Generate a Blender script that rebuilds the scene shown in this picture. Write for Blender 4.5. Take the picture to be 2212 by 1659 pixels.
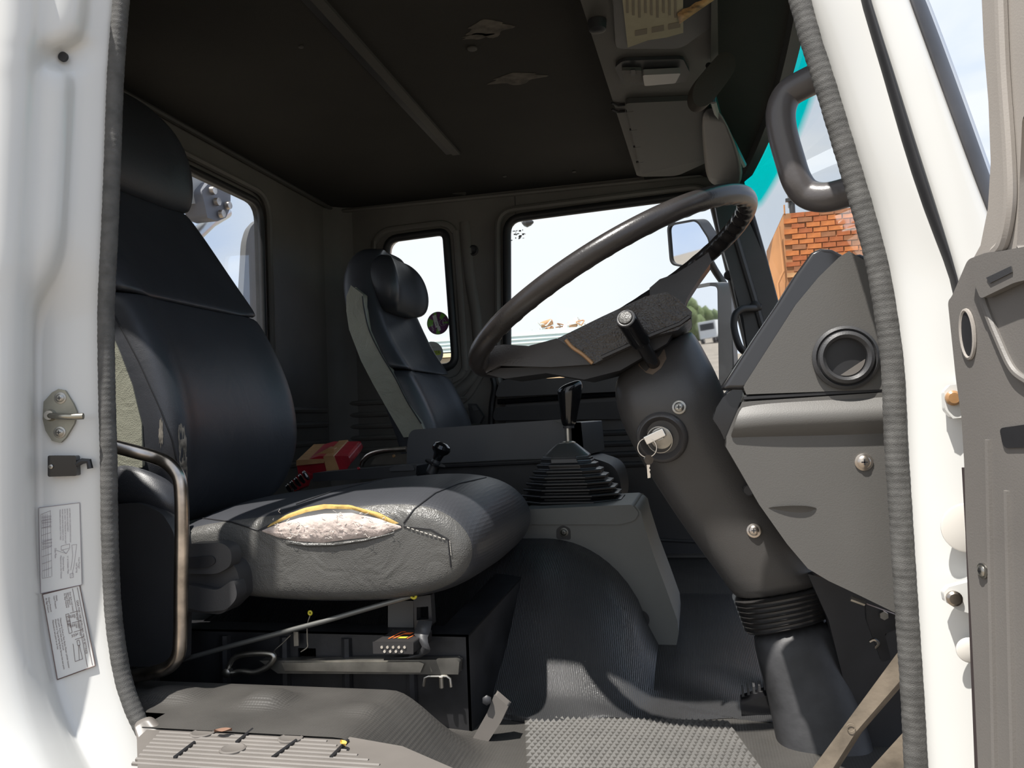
import bpy, bmesh, math, random
from math import sin, cos, pi, radians
from mathutils import Vector, Matrix
from mathutils.geometry import tessellate_polygon
from mathutils.bvhtree import BVHTree
random.seed(7)
for o in list(bpy.data.objects): bpy.data.objects.remove(o)
SC = bpy.context.scene
COL = SC.collection
# ------------------------------------------------------------------ camera
FPX, CX, CY = 1720.0, 1106.0, 829.5
MR = Matrix(((0.97396478, 0.04877442, 0.22139027), (0.22315529, -0.03426623, -0.97418045), (-0.03992887, 0.99822186, -0.04425837)))
CAMP = Vector((0, -1.05, 0.53))
cam = bpy.data.objects.new('camera', bpy.data.cameras.new('camera')); COL.objects.link(cam)
cam.data.sensor_width = 36; cam.data.lens = 36*FPX/2212; cam.data.clip_start = .02; cam.data.clip_end = 600
cam.matrix_world = Matrix.Translation(CAMP) @ MR.to_4x4()
SC.camera = cam
# ------------------------------------------------------------------ world, sun, exposure
SC.view_settings.view_transform = 'Standard'; SC.view_settings.look = 'None'
SC.view_settings.gamma = 1; SC.view_settings.exposure = 0.0; SC.view_settings.use_curve_mapping = False
W = bpy.data.worlds.new('sky'); SC.world = W; W.use_nodes = True
nt = W.node_tree; N = nt.nodes; Lk = nt.links
bg = N['Background']; bg.inputs['Strength'].default_value = 1.12
tc = N.new('ShaderNodeTexCoord'); mp = N.new('ShaderNodeMapping'); mp.inputs['Scale'].default_value = (1, 1, 2.6)
Lk.new(tc.outputs['Generated'], mp.inputs['Vector'])
nz = N.new('ShaderNodeTexNoise'); nz.inputs['Scale'].default_value = 2.2; nz.inputs['Detail'].default_value = 7; nz.inputs['Distortion'].default_value = .6
Lk.new(mp.outputs[0], nz.inputs['Vector'])
cr = N.new('ShaderNodeValToRGB'); cr.color_ramp.elements[0].position = .38; cr.color_ramp.elements[1].position = .62
Lk.new(nz.outputs['Fac'], cr.inputs[0])
sx = N.new('ShaderNodeSeparateXYZ'); Lk.new(tc.outputs['Generated'], sx.inputs[0])
mr = N.new('ShaderNodeMapRange'); mr.inputs[1].default_value = -.10; mr.inputs[2].default_value = .34; mr.inputs[3].default_value = 0; mr.inputs[4].default_value = 1
Lk.new(sx.outputs[0], mr.inputs[0])                      # whiter haze over the passenger side rear, bluer to the front
blu = N.new('ShaderNodeMixRGB'); blu.inputs[1].default_value = (.90, .94, .97, 1); blu.inputs[2].default_value = (.47, .62, .90, 1)
mr2 = N.new('ShaderNodeMapRange'); mr2.inputs[1].default_value = -.55; mr2.inputs[2].default_value = -.40; mr2.inputs[3].default_value = .9; mr2.inputs[4].default_value = 0
Lk.new(sx.outputs[0], mr2.inputs[0])
mx = N.new('ShaderNodeMath'); mx.operation = 'MAXIMUM'; Lk.new(mr.outputs[0], mx.inputs[0]); Lk.new(mr2.outputs[0], mx.inputs[1])
Lk.new(mx.outputs[0], blu.inputs[0])
cl = N.new('ShaderNodeMixRGB'); cl.inputs[2].default_value = (.93, .95, .97, 1)
ml = N.new('ShaderNodeMath'); ml.operation = 'MULTIPLY'; ml.inputs[1].default_value = .8
Lk.new(cr.outputs[0], ml.inputs[0]); Lk.new(ml.outputs[0], cl.inputs[0]); Lk.new(blu.outputs[0], cl.inputs[1])
Lk.new(cl.outputs[0], bg.inputs[0])
SUN = Vector((-0.62, -1.0, 2.6)).normalized()
sl = bpy.data.lights.new('sun', 'SUN'); sl.energy = 8.0; sl.angle = radians(.8); sl.color = (1, .96, .9)
so = bpy.data.objects.new('sun', sl); COL.objects.link(so); so.rotation_euler = SUN.to_track_quat('Z', 'Y').to_euler()

# ------------------------------------------------------------------ helpers
def P(px, py, Y=None, X=None, Z=None):
    d = MR @ Vector((px-CX, CY-py, -FPX))
    i, v = (1, Y) if Y is not None else (0, X) if X is not None else (2, Z)
    return CAMP + d*((v-CAMP[i])/d[i])
def PP(px, py, p0, n):
    d = MR @ Vector((px-CX, CY-py, -FPX)); p0 = Vector(p0); n = Vector(n)
    return CAMP + d*((p0-CAMP).dot(n)/d.dot(n))
V = Vector
MATS = {}
def mat(name, col, rough=.5, metal=0, bump=None, bs=.2, spec=.5, var=0, vs=6, coat=0, emit=None):
    """bump: (kind, scale); var: colour variation amount by noise"""
    m = bpy.data.materials.new(name); m.use_nodes = True; t = m.node_tree; b = t.nodes['Principled BSDF']
    b.inputs['Base Color'].default_value = (*col, 1); b.inputs['Roughness'].default_value = rough
    b.inputs['Metallic'].default_value = metal; b.inputs['Specular IOR Level'].default_value = spec
    b.inputs['Coat Weight'].default_value = coat
    co = t.nodes.new('ShaderNodeTexCoord')
    if var:
        n = t.nodes.new('ShaderNodeTexNoise'); n.inputs['Scale'].default_value = vs; n.inputs['Detail'].default_value = 6
        t.links.new(co.outputs['Object'], n.inputs['Vector'])
        r = t.nodes.new('ShaderNodeValToRGB'); e = r.color_ramp.elements
        e[0].position = .32; e[1].position = .7
        e[0].color = (*[c*(1-var) for c in col], 1); e[1].color = (*[min(1, c*(1+var)) for c in col], 1)
        t.links.new(n.outputs['Fac'], r.inputs[0]); t.links.new(r.outputs[0], b.inputs['Base Color'])
    if bump:
        k, s = bump
        bp = t.nodes.new('ShaderNodeBump'); bp.inputs['Strength'].default_value = bs; bp.inputs['Distance'].default_value = .002
        if k == 'noise':
            x = t.nodes.new('ShaderNodeTexNoise'); x.inputs['Scale'].default_value = s; x.inputs['Detail'].default_value = 3; out = x.outputs['Fac']
        elif k == 'leather':
            x = t.nodes.new('ShaderNodeTexVoronoi'); x.feature = 'DISTANCE_TO_EDGE'; x.inputs['Scale'].default_value = s
            y2 = t.nodes.new('ShaderNodeTexNoise'); y2.inputs['Scale'].default_value = 16; y2.inputs['Detail'].default_value = 4; y2.inputs['Distortion'].default_value = 1.5; t.links.new(co.outputs['Object'], y2.inputs['Vector'])
            y3 = t.nodes.new('ShaderNodeMath'); y3.operation = 'MULTIPLY_ADD'; y3.inputs[1].default_value = 5.0; t.links.new(y2.outputs['Fac'], y3.inputs[0]); t.links.new(x.outputs['Distance'], y3.inputs[2]); out = y3.outputs[0]
        elif k == 'dots':
            x = t.nodes.new('ShaderNodeTexVoronoi'); x.inputs['Scale'].default_value = s; x.inputs['Randomness'].default_value = 0; out = x.outputs['Distance']
        elif k == 'wave':
            x = t.nodes.new('ShaderNodeTexWave'); x.inputs['Scale'].default_value = s; x.inputs['Distortion'].default_value = 2.0; x.inputs['Detail Scale'].default_value = 3; out = x.outputs['Fac']
        t.links.new(co.outputs['Object'], x.inputs['Vector'])
        t.links.new(out, bp.inputs['Height']); t.links.new(bp.outputs[0], b.inputs['Normal'])
    if emit:
        b.inputs['Emission Color'].default_value = (*emit, 1); b.inputs['Emission Strength'].default_value = 1
    MATS[name] = m; return m
M_white = mat('white_paint', (.64, .64, .62), .32, coat=.4, var=.03, vs=3)
M_seal = mat('seal_rubber', (.085, .083, .079), .75, bump=('noise', 900), bs=.5, var=.25, vs=60)
M_black = mat('black_rubber', (.018, .018, .02), .5, var=.2, vs=20)
M_vin = mat('seat_vinyl', (.034, .036, .042), .42, bump=('leather', 420), bs=.12, var=.12, vs=7)
M_perf = mat('seat_vinyl_perforated', (.040, .042, .048), .45, bump=('dots', 170), bs=.25, var=.10, vs=7)
M_side = mat('seat_side_vinyl', (.082, .080, .075), .4, bump=('leather', 300), bs=.4, var=.12, vs=9)
M_side_sun = mat('seat_side_vinyl_pale_sunlit', (.25, .25, .20), .36, bump=('leather', 260), bs=.35, var=.10, vs=9)  # pale grey vinyl, lightened to stand in for sunlight on the seat flanks
M_dash = mat('grey_dash_plastic', (.092, .088, .082), .5, bump=('noise', 700), bs=.12, var=.06, vs=5)
M_char = mat('charcoal_plastic', (.042, .042, .044), .42, bump=('noise', 600), bs=.12, var=.12, vs=8)
M_hous = mat('gear_housing_plastic', (.12, .125, .12), .48, bump=('noise', 700), bs=.1, var=.06, vs=5)
M_wheel = mat('steering_wheel_plastic', (.026, .023, .022), .27, bump=('noise', 350), bs=.12, var=.25, vs=14)
M_pad = mat('steering_pad_vinyl', (.045, .041, .038), .28, bump=('leather', 210), bs=.8, var=.15, vs=10)
M_gloss = mat('gloss_black', (.008, .008, .009), .12, spec=.6)
M_metal = mat('bare_metal', (.42, .40, .36), .35, 1, var=.25, vs=25)
M_chrome = mat('chrome', (.8, .78, .75), .12, 1)
M_worn = mat('worn_chrome_rail', (.50, .44, .38), .28, 1, var=.45, vs=22)
M_dark = mat('dark_steel', (.022, .022, .024), .42, .2, var=.5, vs=14, bump=('noise', 60), bs=.2)
M_trim = mat('grey_cab_lining', (.135, .127, .116), .55, bump=('noise', 300), bs=.12, var=.16, vs=4)
M_ceil = mat('headliner', (.017, .0155, .0125), .9, bump=('noise', 500), bs=.3, var=.15, vs=5)
M_cons = mat('overhead_console_plastic', (.060, .057, .052), .6, bump=('noise', 600), bs=.15)
M_rmat = mat('ribbed_floor_vinyl', (.034, .034, .035), .38, bump=('wave', 95), bs=.45, var=.15, vs=6)
M_fmat = mat('floor_rubber', (.050, .047, .043), .55, bump=('dots', 210), bs=.4, var=.18, vs=10)
M_sill = mat('sill_plastic', (.145, .132, .12), .42, var=.10, vs=12)
M_foam = mat('torn_foam', (.50, .42, .38), .95, bump=('noise', 160), bs=1.0, var=.35, vs=45)
M_liner = mat('yellow_foam_edge', (.50, .33, .10), .8, bump=('noise', 200), bs=.4, var=.2, vs=60)
M_paper = mat('paper', (.30, .27, .19), .8, var=.06, vs=30)
M_ink = mat('ink', (.03, .03, .04), .7)
M_lab = mat('white_label', (.66, .66, .64), .4)
M_red = mat('red_wrap', (.27, .010, .018), .38, bump=('noise', 60), bs=.6, var=.25, vs=18)
M_tape = mat('brown_tape', (.36, .20, .09), .28, bump=('noise', 90), bs=.3, var=.15, vs=30)
M_yel = mat('yellow_grease', (.60, .52, .04), .4)
M_orange = mat('orange_print', (.85, .16, .03), .5)
M_purp = mat('purple_print', (.13, .03, .12), .4)
M_green = mat('green_print', (.16, .42, .05), .4)
M_lime = mat('lime_print', (.45, .55, .04), .4)
M_leafb = mat('dry_leaf', (.17, .085, .05), .7); M_leafy = mat('yellow_leaf', (.62, .40, .08), .6)
M_palev = mat('pale_blue_sheet', (.62, .74, .74), .5, var=.03, vs=2)
M_brickA = [mat('brick_%s' % k, c, .85, bump=('noise', 40), bs=.6, var=.22, vs=9) for k, c in (('red', (.44, .13, .045)), ('orange', (.60, .20, .06)), ('brown', (.36, .15, .07)), ('pale', (.62, .34, .16)))]
M_mortar = mat('mortar', (.40, .19, .085), .9, var=.2, vs=4, bump=('noise', 30), bs=.4)
M_plast = mat('orange_plaster', (.66, .31, .13), .85, var=.15, vs=1.2, bump=('noise', 8), bs=.3)
M_ground = mat('dusty_ground', (.20, .17, .135), .95, var=.25, vs=.6)
M_tree = mat('foliage', (.10, .13, .05), .9, var=.4, vs=4)
M_mirror = mat('mirror_glass', (.88, .90, .93), .02, 1)
M_scrap = mat('rusty_scrap', (.38, .20, .10), .7, .2, var=.5, vs=6)
M_scrapw = mat('pale_scrap', (.62, .60, .55), .6, .2, var=.3, vs=6)
M_dashtop = mat('dash_top_plastic', (.085, .085, .088), .22, spec=.8)
M_sky_grey = mat('grey_mirror_back', (.115, .115, .115), .5, var=.06, vs=4)
def glass(name, tint=(1, 1, 1), refl=.06, band=None):
    m = bpy.data.materials.new(name); m.use_nodes = True; t = m.node_tree; t.nodes.clear()
    o = t.nodes.new('ShaderNodeOutputMaterial'); tr = t.nodes.new('ShaderNodeBsdfTransparent'); tr.inputs[0].default_value = (*tint, 1)
    gl = t.nodes.new('ShaderNodeBsdfGlossy'); gl.inputs['Roughness'].default_value = .02
    mix = t.nodes.new('ShaderNodeMixShader')
    fr = t.nodes.new('ShaderNodeFresnel'); fr.inputs[0].default_value = 1.45
    mu = t.nodes.new('ShaderNodeMath'); mu.operation = 'MULTIPLY'; mu.inputs[1].default_value = refl/.04
    t.links.new(fr.outputs[0], mu.inputs[0]); t.links.new(mu.outputs[0], mix.inputs[0])
    t.links.new(tr.outputs[0], mix.inputs[1]); t.links.new(gl.outputs[0], mix.inputs[2]); t.links.new(mix.outputs[0], o.inputs[0])
    if band:
        z0, z1, c = band
        co = t.nodes.new('ShaderNodeTexCoord'); s = t.nodes.new('ShaderNodeSeparateXYZ'); t.links.new(co.outputs['Object'], s.inputs[0])
        r = t.nodes.new('ShaderNodeMapRange'); r.inputs[1].default_value = z0; r.inputs[2].default_value = z1
        t.links.new(s.outputs[2], r.inputs[0])
        cm = t.nodes.new('ShaderNodeMixRGB'); cm.inputs[1].default_value = (*tint, 1); cm.inputs[2].default_value = (*c, 1)
        t.links.new(r.outputs[0], cm.inputs[0]); t.links.new(cm.outputs[0], tr.inputs[0])
    MATS[name] = m; return m
M_glass = glass('side_window_glass', (.97, .98, .98), .008)
M_wind = glass('windscreen_glass', (.95, .97, .96), .012, (1.222, 1.25, (.0, .72, .66)))

class G:
    """collects faces; every face keeps its material slot"""
    def __init__(s): s.v = []; s.f = []; s.m = []; s.cur = 0
    def add(s, vs, fs, m=None):
        b = len(s.v); s.v += [tuple(v) for v in vs]; s.f += [[b+i for i in f] for f in fs]; s.m += [s.cur if m is None else m]*len(fs); return s
    def prism(s, pts, ext, holes=(), m=None, mback=None, mside=None):
        """planar outline pts (3-D) with holes, extruded by vector ext"""
        loops = [[V(p) for p in pts]]+[[V(p) for p in h] for h in holes]
        flat = [p for l in loops for p in l]; n = len(flat); ext = V(ext)
        tri = [list(t) for t in tessellate_polygon(loops)]
        if not holes: tri = [list(range(n))]
        s.add(flat, tri, m); s.add([p+ext for p in flat], [t[::-1] for t in tri], mback if mback is not None else m)
        b = 0
        for l in loops:
            k = len(l)
            s.add(l+[p+ext for p in l], [[i, (i+1) % k, k+(i+1) % k, k+i] for i in range(k)], mside if mside is not None else m); b += k
        return s
    def loft(s, rings, closed=True, caps=True, m=None, loop=False):
        k = len(rings[0]); fs = []; R = len(rings)
        for i in range(R if loop else R-1):
            for j in range(k if closed else k-1):
                a, b = i*k, ((i+1) % R)*k
                fs.append([a+j, a+(j+1) % k, b+(j+1) % k, b+j])
        if caps and closed and not loop: fs += [list(range(k))[::-1], list(range((R-1)*k, R*k))]
        return s.add([p for r in rings for p in r], fs, m)
    def tube(s, path, r, n=10, closed=False, m=None, up=None, flat=None, caps=True):
        path = [V(p) for p in path]; K = len(path); rings = []
        prev = None
        for i, p in enumerate(path):
            if closed: d = path[(i+1) % K]-path[i-1]
            else: d = path[min(i+1, K-1)]-path[max(i-1, 0)]
            d = d.normalized() if d.length > 1e-9 else V((0, 0, 1))
            if prev is None:
                a = V(up) if up else (V((0, 0, 1)) if abs(d.z) < .9 else V((1, 0, 0)))
                prev = a
            u = (prev-d*prev.dot(d)).normalized(); prev = u; w = d.cross(u)
            rr = r(i/(K-1)) if callable(r) else (r[i] if isinstance(r, (list, tuple)) else r)
            fl = flat or 1
            rings.append([p+u*cos(2*pi*j/n)*rr+w*sin(2*pi*j/n)*rr*fl for j in range(n)])
        return s.loft(rings, True, caps, m, loop=closed)
    def lathe(s, prof, p0, ax, n=20, m=None, caps=True):
        """prof: (distance along axis, radius)"""
        p0 = V(p0); ax = V(ax).normalized(); a = V((0, 0, 1)) if abs(ax.z) < .9 else V((1, 0, 0))
        u = (a-ax*a.dot(ax)).normalized(); w = ax.cross(u)
        return s.loft([[p0+ax*h+(u*cos(2*pi*j/n)+w*sin(2*pi*j/n))*r for j in range(n)] for h, r in prof], True, caps, m)
    def box(s, c, size, rot=None, m=None):
        c = V(c); R = rot if rot is not None else Matrix.Identity(3); x, y, z = [k/2 for k in size]
        vs = [c+R @ V((a*x, b*y, d*z)) for a in (-1, 1) for b in (-1, 1) for d in (-1, 1)]
        return s.add(vs, [[0, 1, 3, 2], [4, 6, 7, 5], [0, 4, 5, 1], [2, 3, 7, 6], [0, 2, 6, 4], [1, 5, 7, 3]], m)
    def ring(s, c, ax, R, r, n=28, k=8, m=None):
        ax = V(ax).normalized(); a = V((0, 0, 1)) if abs(ax.z) < .9 else V((1, 0, 0)); u = (a-ax*a.dot(ax)).normalized(); w = ax.cross(u)
        return s.tube([V(c)+(u*cos(2*pi*i/n)+w*sin(2*pi*i/n))*R for i in range(n)], r, k, True, m)
def dedupe(o):
    bm = bmesh.new(); bm.from_mesh(o.data); bmesh.ops.recalc_face_normals(bm, faces=bm.faces[:]); bm.to_mesh(o.data); bm.free()
def obj(name, g, mats, parent=None, bevel=0, subd=0, ang=38, kind=None, segs=2, recalc=True):
    me = bpy.data.meshes.new(name); me.from_pydata(g.v, [], g.f); me.validate()
    if not isinstance(mats, (list, tuple)): mats = [mats]
    for m in mats: me.materials.append(m)
    if len(me.polygons) == len(g.m): me.polygons.foreach_set('material_index', g.m)
    o = bpy.data.objects.new(name, me); COL.objects.link(o)
    if recalc: dedupe(o)
    me.polygons.foreach_set('use_smooth', [True]*len(me.polygons))
    if not subd: me.set_sharp_from_angle(angle=radians(ang))
    if bevel:
        b = o.modifiers.new('bevel', 'BEVEL'); b.width = bevel; b.segments = segs; b.limit_method = 'ANGLE'; b.angle_limit = radians(35); b.harden_normals = True
    if subd:
        b = o.modifiers.new('sub', 'SUBSURF'); b.levels = subd; b.render_levels = subd
    if parent is not None:
        o.parent = parent
        if parent.type == 'EMPTY': o.location = -parent.location
    elif kind is None:            # mesh thing: origin to its base
        pass
    if kind: o['kind'] = kind
    return o
def tag(o, label, cat, group=None):
    o['label'] = label; o['category'] = cat
    if group: o['group'] = group
    return o
def thing(name, label, cat, loc, group=None):
    o = bpy.data.objects.new(name, None); o.empty_display_size = .05; COL.objects.link(o); o.location = loc
    return tag(o, label, cat, group)
def struct(name, g, mats, label=None, cat=None, **k):
    o = obj(name, g, mats, kind='structure', **k)
    if label: tag(o, label, cat)
    return o
def spl(pts, n=8, closed=False):
    pts = [V(p) for p in pts]; K = len(pts); out = []
    for i in range(K if closed else K-1):
        p0 = pts[(i-1) % K] if closed or i > 0 else pts[0]*2-pts[1]; p1 = pts[i]; p2 = pts[(i+1) % K]
        p3 = pts[(i+2) % K] if closed or i < K-2 else pts[-1]*2-pts[-2]
        for j in range(n):
            t = j/n
            out.append(.5*((2*p1)+(p2-p0)*t+(2*p0-5*p1+4*p2-p3)*t*t+(3*p1-p0-3*p2+p3)*t**3))
    if not closed: out.append(pts[-1])
    return out
def rrect(pts, r, n=5):
    """round the corners of a polygon (3-D)"""
    pts = [V(p) for p in pts]; K = len(pts); out = []
    for i, p in enumerate(pts):
        rr = r[i] if isinstance(r, (list, tuple)) else r
        a = (pts[i-1]-p); b = (pts[(i+1) % K]-p); ra = min(rr, a.length*.49); rb = min(rr, b.length*.49)
        A = p+a.normalized()*ra; B = p+b.normalized()*rb
        for j in range(n+1):
            t = j/n; out.append(A*(1-t)**2+p*2*t*(1-t)+B*t*t)
    return out
def disc(c, ax, r, n=20):
    ax = V(ax).normalized(); a = V((0, 0, 1)) if abs(ax.z) < .9 else V((1, 0, 0)); u = (a-ax*a.dot(ax)).normalized(); w = ax.cross(u)
    return [V(c)+(u*cos(2*pi*i/n)+w*sin(2*pi*i/n))*r for i in range(n)]
def screw(parent, c, ax, r, m=M_metal, name='screw', washer=True):
    """pan-head screw with a recessed cross"""
    ax = V(ax).normalized(); c = V(c); g = G()
    if washer: g.lathe([(-.001, r*1.35), (r*.12, r*1.35), (r*.2, r*1.1)], c, ax, 20)
    g.lathe([(0, r), (r*.3, r*.98), (r*.5, r*.75), (r*.58, r*.4)], c, ax, 18)
    g.cur = 1
    a = V((0, 0, 1)) if abs(ax.z) < .9 else V((1, 0, 0)); u = (a-ax*a.dot(ax)).normalized(); w = ax.cross(u)
    R = Matrix((u, w, ax)).transposed()
    for q in (0, 1):
        g.box(c+ax*r*.56, (r*.9 if q else r*.2, r*.2 if q else r*.9, r*.1), R)
    return obj(name, g, [m, M_black], parent)

# ------------------------------------------------------------------ the cab shell (X forward, Y towards passenger side, Z up, floor 0)
YF = 1.95                       # passenger-side lining plane
XR = -1.41                      # rear lining plane
ZC = 1.42
# rear wall with its window
def rectX(x, y0, y1, z0, z1): return [(x, y0, z0), (x, y1, z0), (x, y1, z1), (x, y0, z1)]
rw_hole = rrect(rectX(XR, .56, 1.375, .72, 1.292), .06)
g = G().prism(rectX(XR, -.02, 2.0, -.05, 1.46), (-.018, 0, 0), [rw_hole], m=0, mside=1)
struct('wall_back', g, [M_trim, M_black], 'grey rear cab wall behind the seats with its window opening', 'wall')
g = G().tube([p+V((.004, 0, 0)) for p in rrect(rectX(XR, .552, 1.383, .712, 1.30), .065, 8)], .012, 10, True)
g.tube([p+V((.012, 0, 0)) for p in rrect(rectX(XR, .51, 1.42, .67, 1.335), .09, 8)], .012, 8, True, m=1)
w1 = struct('window_1', g, [M_black, M_trim], 'rear cab window with black rubber surround behind driver seat', 'window')
obj('pane', G().prism(rectX(XR-.010, .56, 1.375, .72, 1.292), (-.004, 0, 0)), M_glass, w1)
# ribs pressed in the rear wall
for k, z in enumerate((.40, .47, .54, .595)):
    obj('pressed_rib', G().tube([(XR, 1.42, z), (XR, 1.84, z)], .012, 8, flat=1.0), M_trim, bpy.data.objects['wall_back'])
# passenger side wall with quarter window and the door opening
def rY(y, pts): return [(a, y, b) for a, b in pts]
q_hole = rrect(rY(YF, [(-1.20, .745), (-.905, .745), (-.925, 1.285), (-1.175, 1.275)]), [.05, .05, .035, .05])
d_hole = rrect(rY(YF, [(-.70, .66), (.245, .56), (.10, 1.335), (-.675, 1.31)]), [.03, .02, .05, .06])
g = G().prism(rY(YF, [(-1.46, -.05), (.42, -.05), (.42, .5), (.16, 1.46), (-1.46, 1.46)]), (0, .05, 0), [q_hole, d_hole], m=0, mback=1, mside=1)
wl = struct('wall_left', g, [M_trim, M_white], 'grey passenger side cab wall lining around the two side windows', 'wall')
# lining relief: raised frame round the quarter window, ribs, corner column, plug
obj('window_surround', G().tube(spl([p+V((0, -.004, 0)) for p in rrect(rY(YF, [(-1.255, .69), (-.865, .69), (-.885, 1.32), (-1.23, 1.31)]), .08, 5)], 2, True), .014, 8, True, flat=.6), M_trim, wl)
for k, z in enumerate((.62, .572, .525, .478, .43)):
    obj('pressed_rib', G().tube([(-1.36, YF, z), (-.86, YF, z)], .011, 8), M_trim, wl)
for k, (px, py) in enumerate(((738, 845), (735, 905), (735, 612), (735, 700))):
    obj('clip', G().lathe([(-.004, .012), (.006, .011), (.008, .006)], P(px, py, Y=YF-.01), (0, -1, 0), 14), M_char, wl)
obj('plug', G().lathe([(0, .021), (.004, .021), (.006, .016), (.003, .012)], P(1022, 541, Y=YF-.002), (0, -1, 0), 20), M_black, wl)
obj('seam_strip', G().box(P(1113, 440, Y=YF-.001)+V((0, 0, .0)), (.003, .004, .10)), M_char, wl)
# soft pressing beside the B pillar (raised swell)
obj('pillar_swell', G().tube(spl([P(1003, 480, Y=YF), P(1015, 600, Y=YF), P(1030, 700, Y=YF), P(1030, 800, Y=YF), P(985, 850, Y=YF)], 6), .022, 10, flat=.5), M_trim, wl)
obj('wheel_arch_press', G().tube(spl([P(930, 880, Y=YF), P(1000, 865, Y=YF), P(1040, 810, Y=YF), P(1052, 790, Y=YF)], 6), .014, 8, flat=.6), M_trim, wl)
g = G().loft([[V((XR-.001, YF+.001, z)), V((XR-.001, YF-.09, z)), V((XR+.02, YF-.04, z)), V((XR+.05, YF-.012, z)), V((XR+.09, YF+.001, z))] for z in (0, .7, ZC)])
struct('trim_1', g, M_trim, 'rounded lining in the far rear corner of the cab', 'trim')
g = G().tube(q_hole and [p+V((0, -.003, 0)) for p in q_hole], .016, 10, True)
w2 = struct('window_2', g, M_black, 'small passenger side quarter window in black rubber seal', 'window')
obj('pane', G().prism(rY(YF+.02, [(-1.20, .745), (-.905, .745), (-.925, 1.285), (-1.175, 1.275)]), (0, .004, 0)), M_glass, w2)
g = G().tube([p+V((0, -.004, 0)) for p in d_hole], .017, 10, True)
g.tube([p+V((-.0, -.012, 0)) for p in rrect(rY(YF, [(-.735, .64), (.235, .56), (.09, 1.36), (-.71, 1.342)]), .07, 6)], .013, 8, True, m=1)
w3 = struct('window_3', g, [M_black, M_trim], 'passenger door window in black rubber frame beyond steering wheel', 'window')
obj('pane', G().prism(rY(YF+.025, [(-.70, .66), (.245, .56), (.10, 1.335), (-.675, 1.31)]), (0, .004, 0)), M_glass, w3)
# passenger door inner trim
g = G().prism(rrect(rY(1.945, [(-.715, .02), (.36, .02), (.30, .575), (-.70, .675)]), .03), (0, -.03, 0))
d1 = struct('door_1', g, M_char, 'black inner trim of the closed passenger door', 'door', bevel=.006)
obj('upper_pad', G().prism(rrect([P(x, y, Y=1.912) for x, y in ((1085, 822), (1345, 812), (1345, 846), (1072, 858))], .02), (0, -.03, 0)), M_char, d1, bevel=.006)
obj('ledge', G().tube([P(1075, 868, Y=1.90), P(1345, 850, Y=1.90)], .010, 8), M_gloss, d1)
obj('pocket_panel', G().prism(rrect([P(x, y, Y=1.912) for x, y in ((1072, 880), (1350, 866), (1350, 905), (1068, 908))], .02), (0, -.03, 0)), M_black, d1, bevel=.006)
for k, y in enumerate((938, 962, 985, 1008)):
    obj('trim_rib', G().tube([P(1250, y, Y=1.912), P(1400, y-6, Y=1.912)], .011, 8), M_char, d1)
for k, y in enumerate((1165, 1240)):
    obj('lower_rib', G().tube([P(1390, y, Y=1.912), P(1570, y+8, Y=1.912)], .006, 8), M_char, d1)
obj('door_seal', G().tube(spl([P(1052, 790, Y=1.93), P(1068, 830, Y=1.93), P(1062, 880, Y=1.93), P(1060, 960, Y=1.93)], 6), .012, 8), M_black, d1)
# rounded black belt anchor near passenger seat
bo = thing('seat_belt_buckle', 'black seat belt buckle between passenger seat and passenger door', 'buckle', P(1025, 915, Y=1.86))
obj('shell', G().prism([P(x, y, Y=1.86) for x, y in ((1015, 872), (1030, 872), (1048, 900), (1040, 915), (1022, 915))], (0, -.03, 0)), M_black, bo, bevel=.004)
obj('release_button', G().prism([P(x, y, Y=1.828) for x, y in ((1019, 876), (1028, 876), (1034, 886), (1024, 888))], (0, -.004, 0)), M_char, bo)
# ceiling
g = G().prism([(XR-.05, -.02, ZC), (XR-.05, 2.0, ZC), (-.13, 2.0, ZC), (-.13, -.02, ZC)], (0, 0, .04))
ce = struct('ceiling', g, M_ceil, 'dark headliner of the cab roof', 'ceiling')
A, B = P(690, 0, Z=ZC), P(985, 330, Z=ZC); D = (B-A).normalized(); A = A-D*.45
obj('cross_rib', G().prism([A+V((-.012, 0, 0)), A+V((.014, 0, 0)), B+V((.014, 0, 0)), B+V((-.012, 0, 0))], (0, 0, -.008)), M_cons, ce, bevel=.003)
obj('rib_groove', G().prism([A+V((-.034, 0, 0)), A+V((-.013, 0, 0)), B+V((-.013, 0, 0)), B+V((-.034, 0, 0))], (0, 0, -.003)), M_black, ce)
obj('edge_trim', G().tube([(XR+.012, -.02, ZC-.006), (XR+.012, 1.93, ZC-.006)], .009, 8), M_cons, ce)
obj('side_trim', G().tube([(XR, YF-.006, ZC-.012), (.1, YF-.006, ZC-.018)], .009, 8), M_trim, ce)
for px, py, r in ((1020, 104, .012), (650, 100, .006), (1090, 380, .007), (1240, 370, .007)):
    obj('roof_plug', G().lathe([(0, r), (.003, r), (.004, r*.6)], P(px, py, Z=ZC-.002), (0, 0, -1), 14), M_cons, ce)
M_sc = mat('headliner_scuff', (.085, .075, .062), .8, var=.5, vs=40)
for (px, py, rx, ry, w) in ((1055, 62, .05, .035, .4), (1030, 78, .035, .012, 1.4), (1115, 170, .07, .03, .2)):
    c = P(px, py, Z=ZC-.0005)
    obj('scuff', G().prism([c+V((rx*(1+.25*sin(5*a+w))*cos(a), ry*(1+.3*cos(4*a))*sin(a), 0)) for a in [i*pi/16 for i in range(32)]], (0, 0, -.0006)), M_sc, ce)
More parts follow.
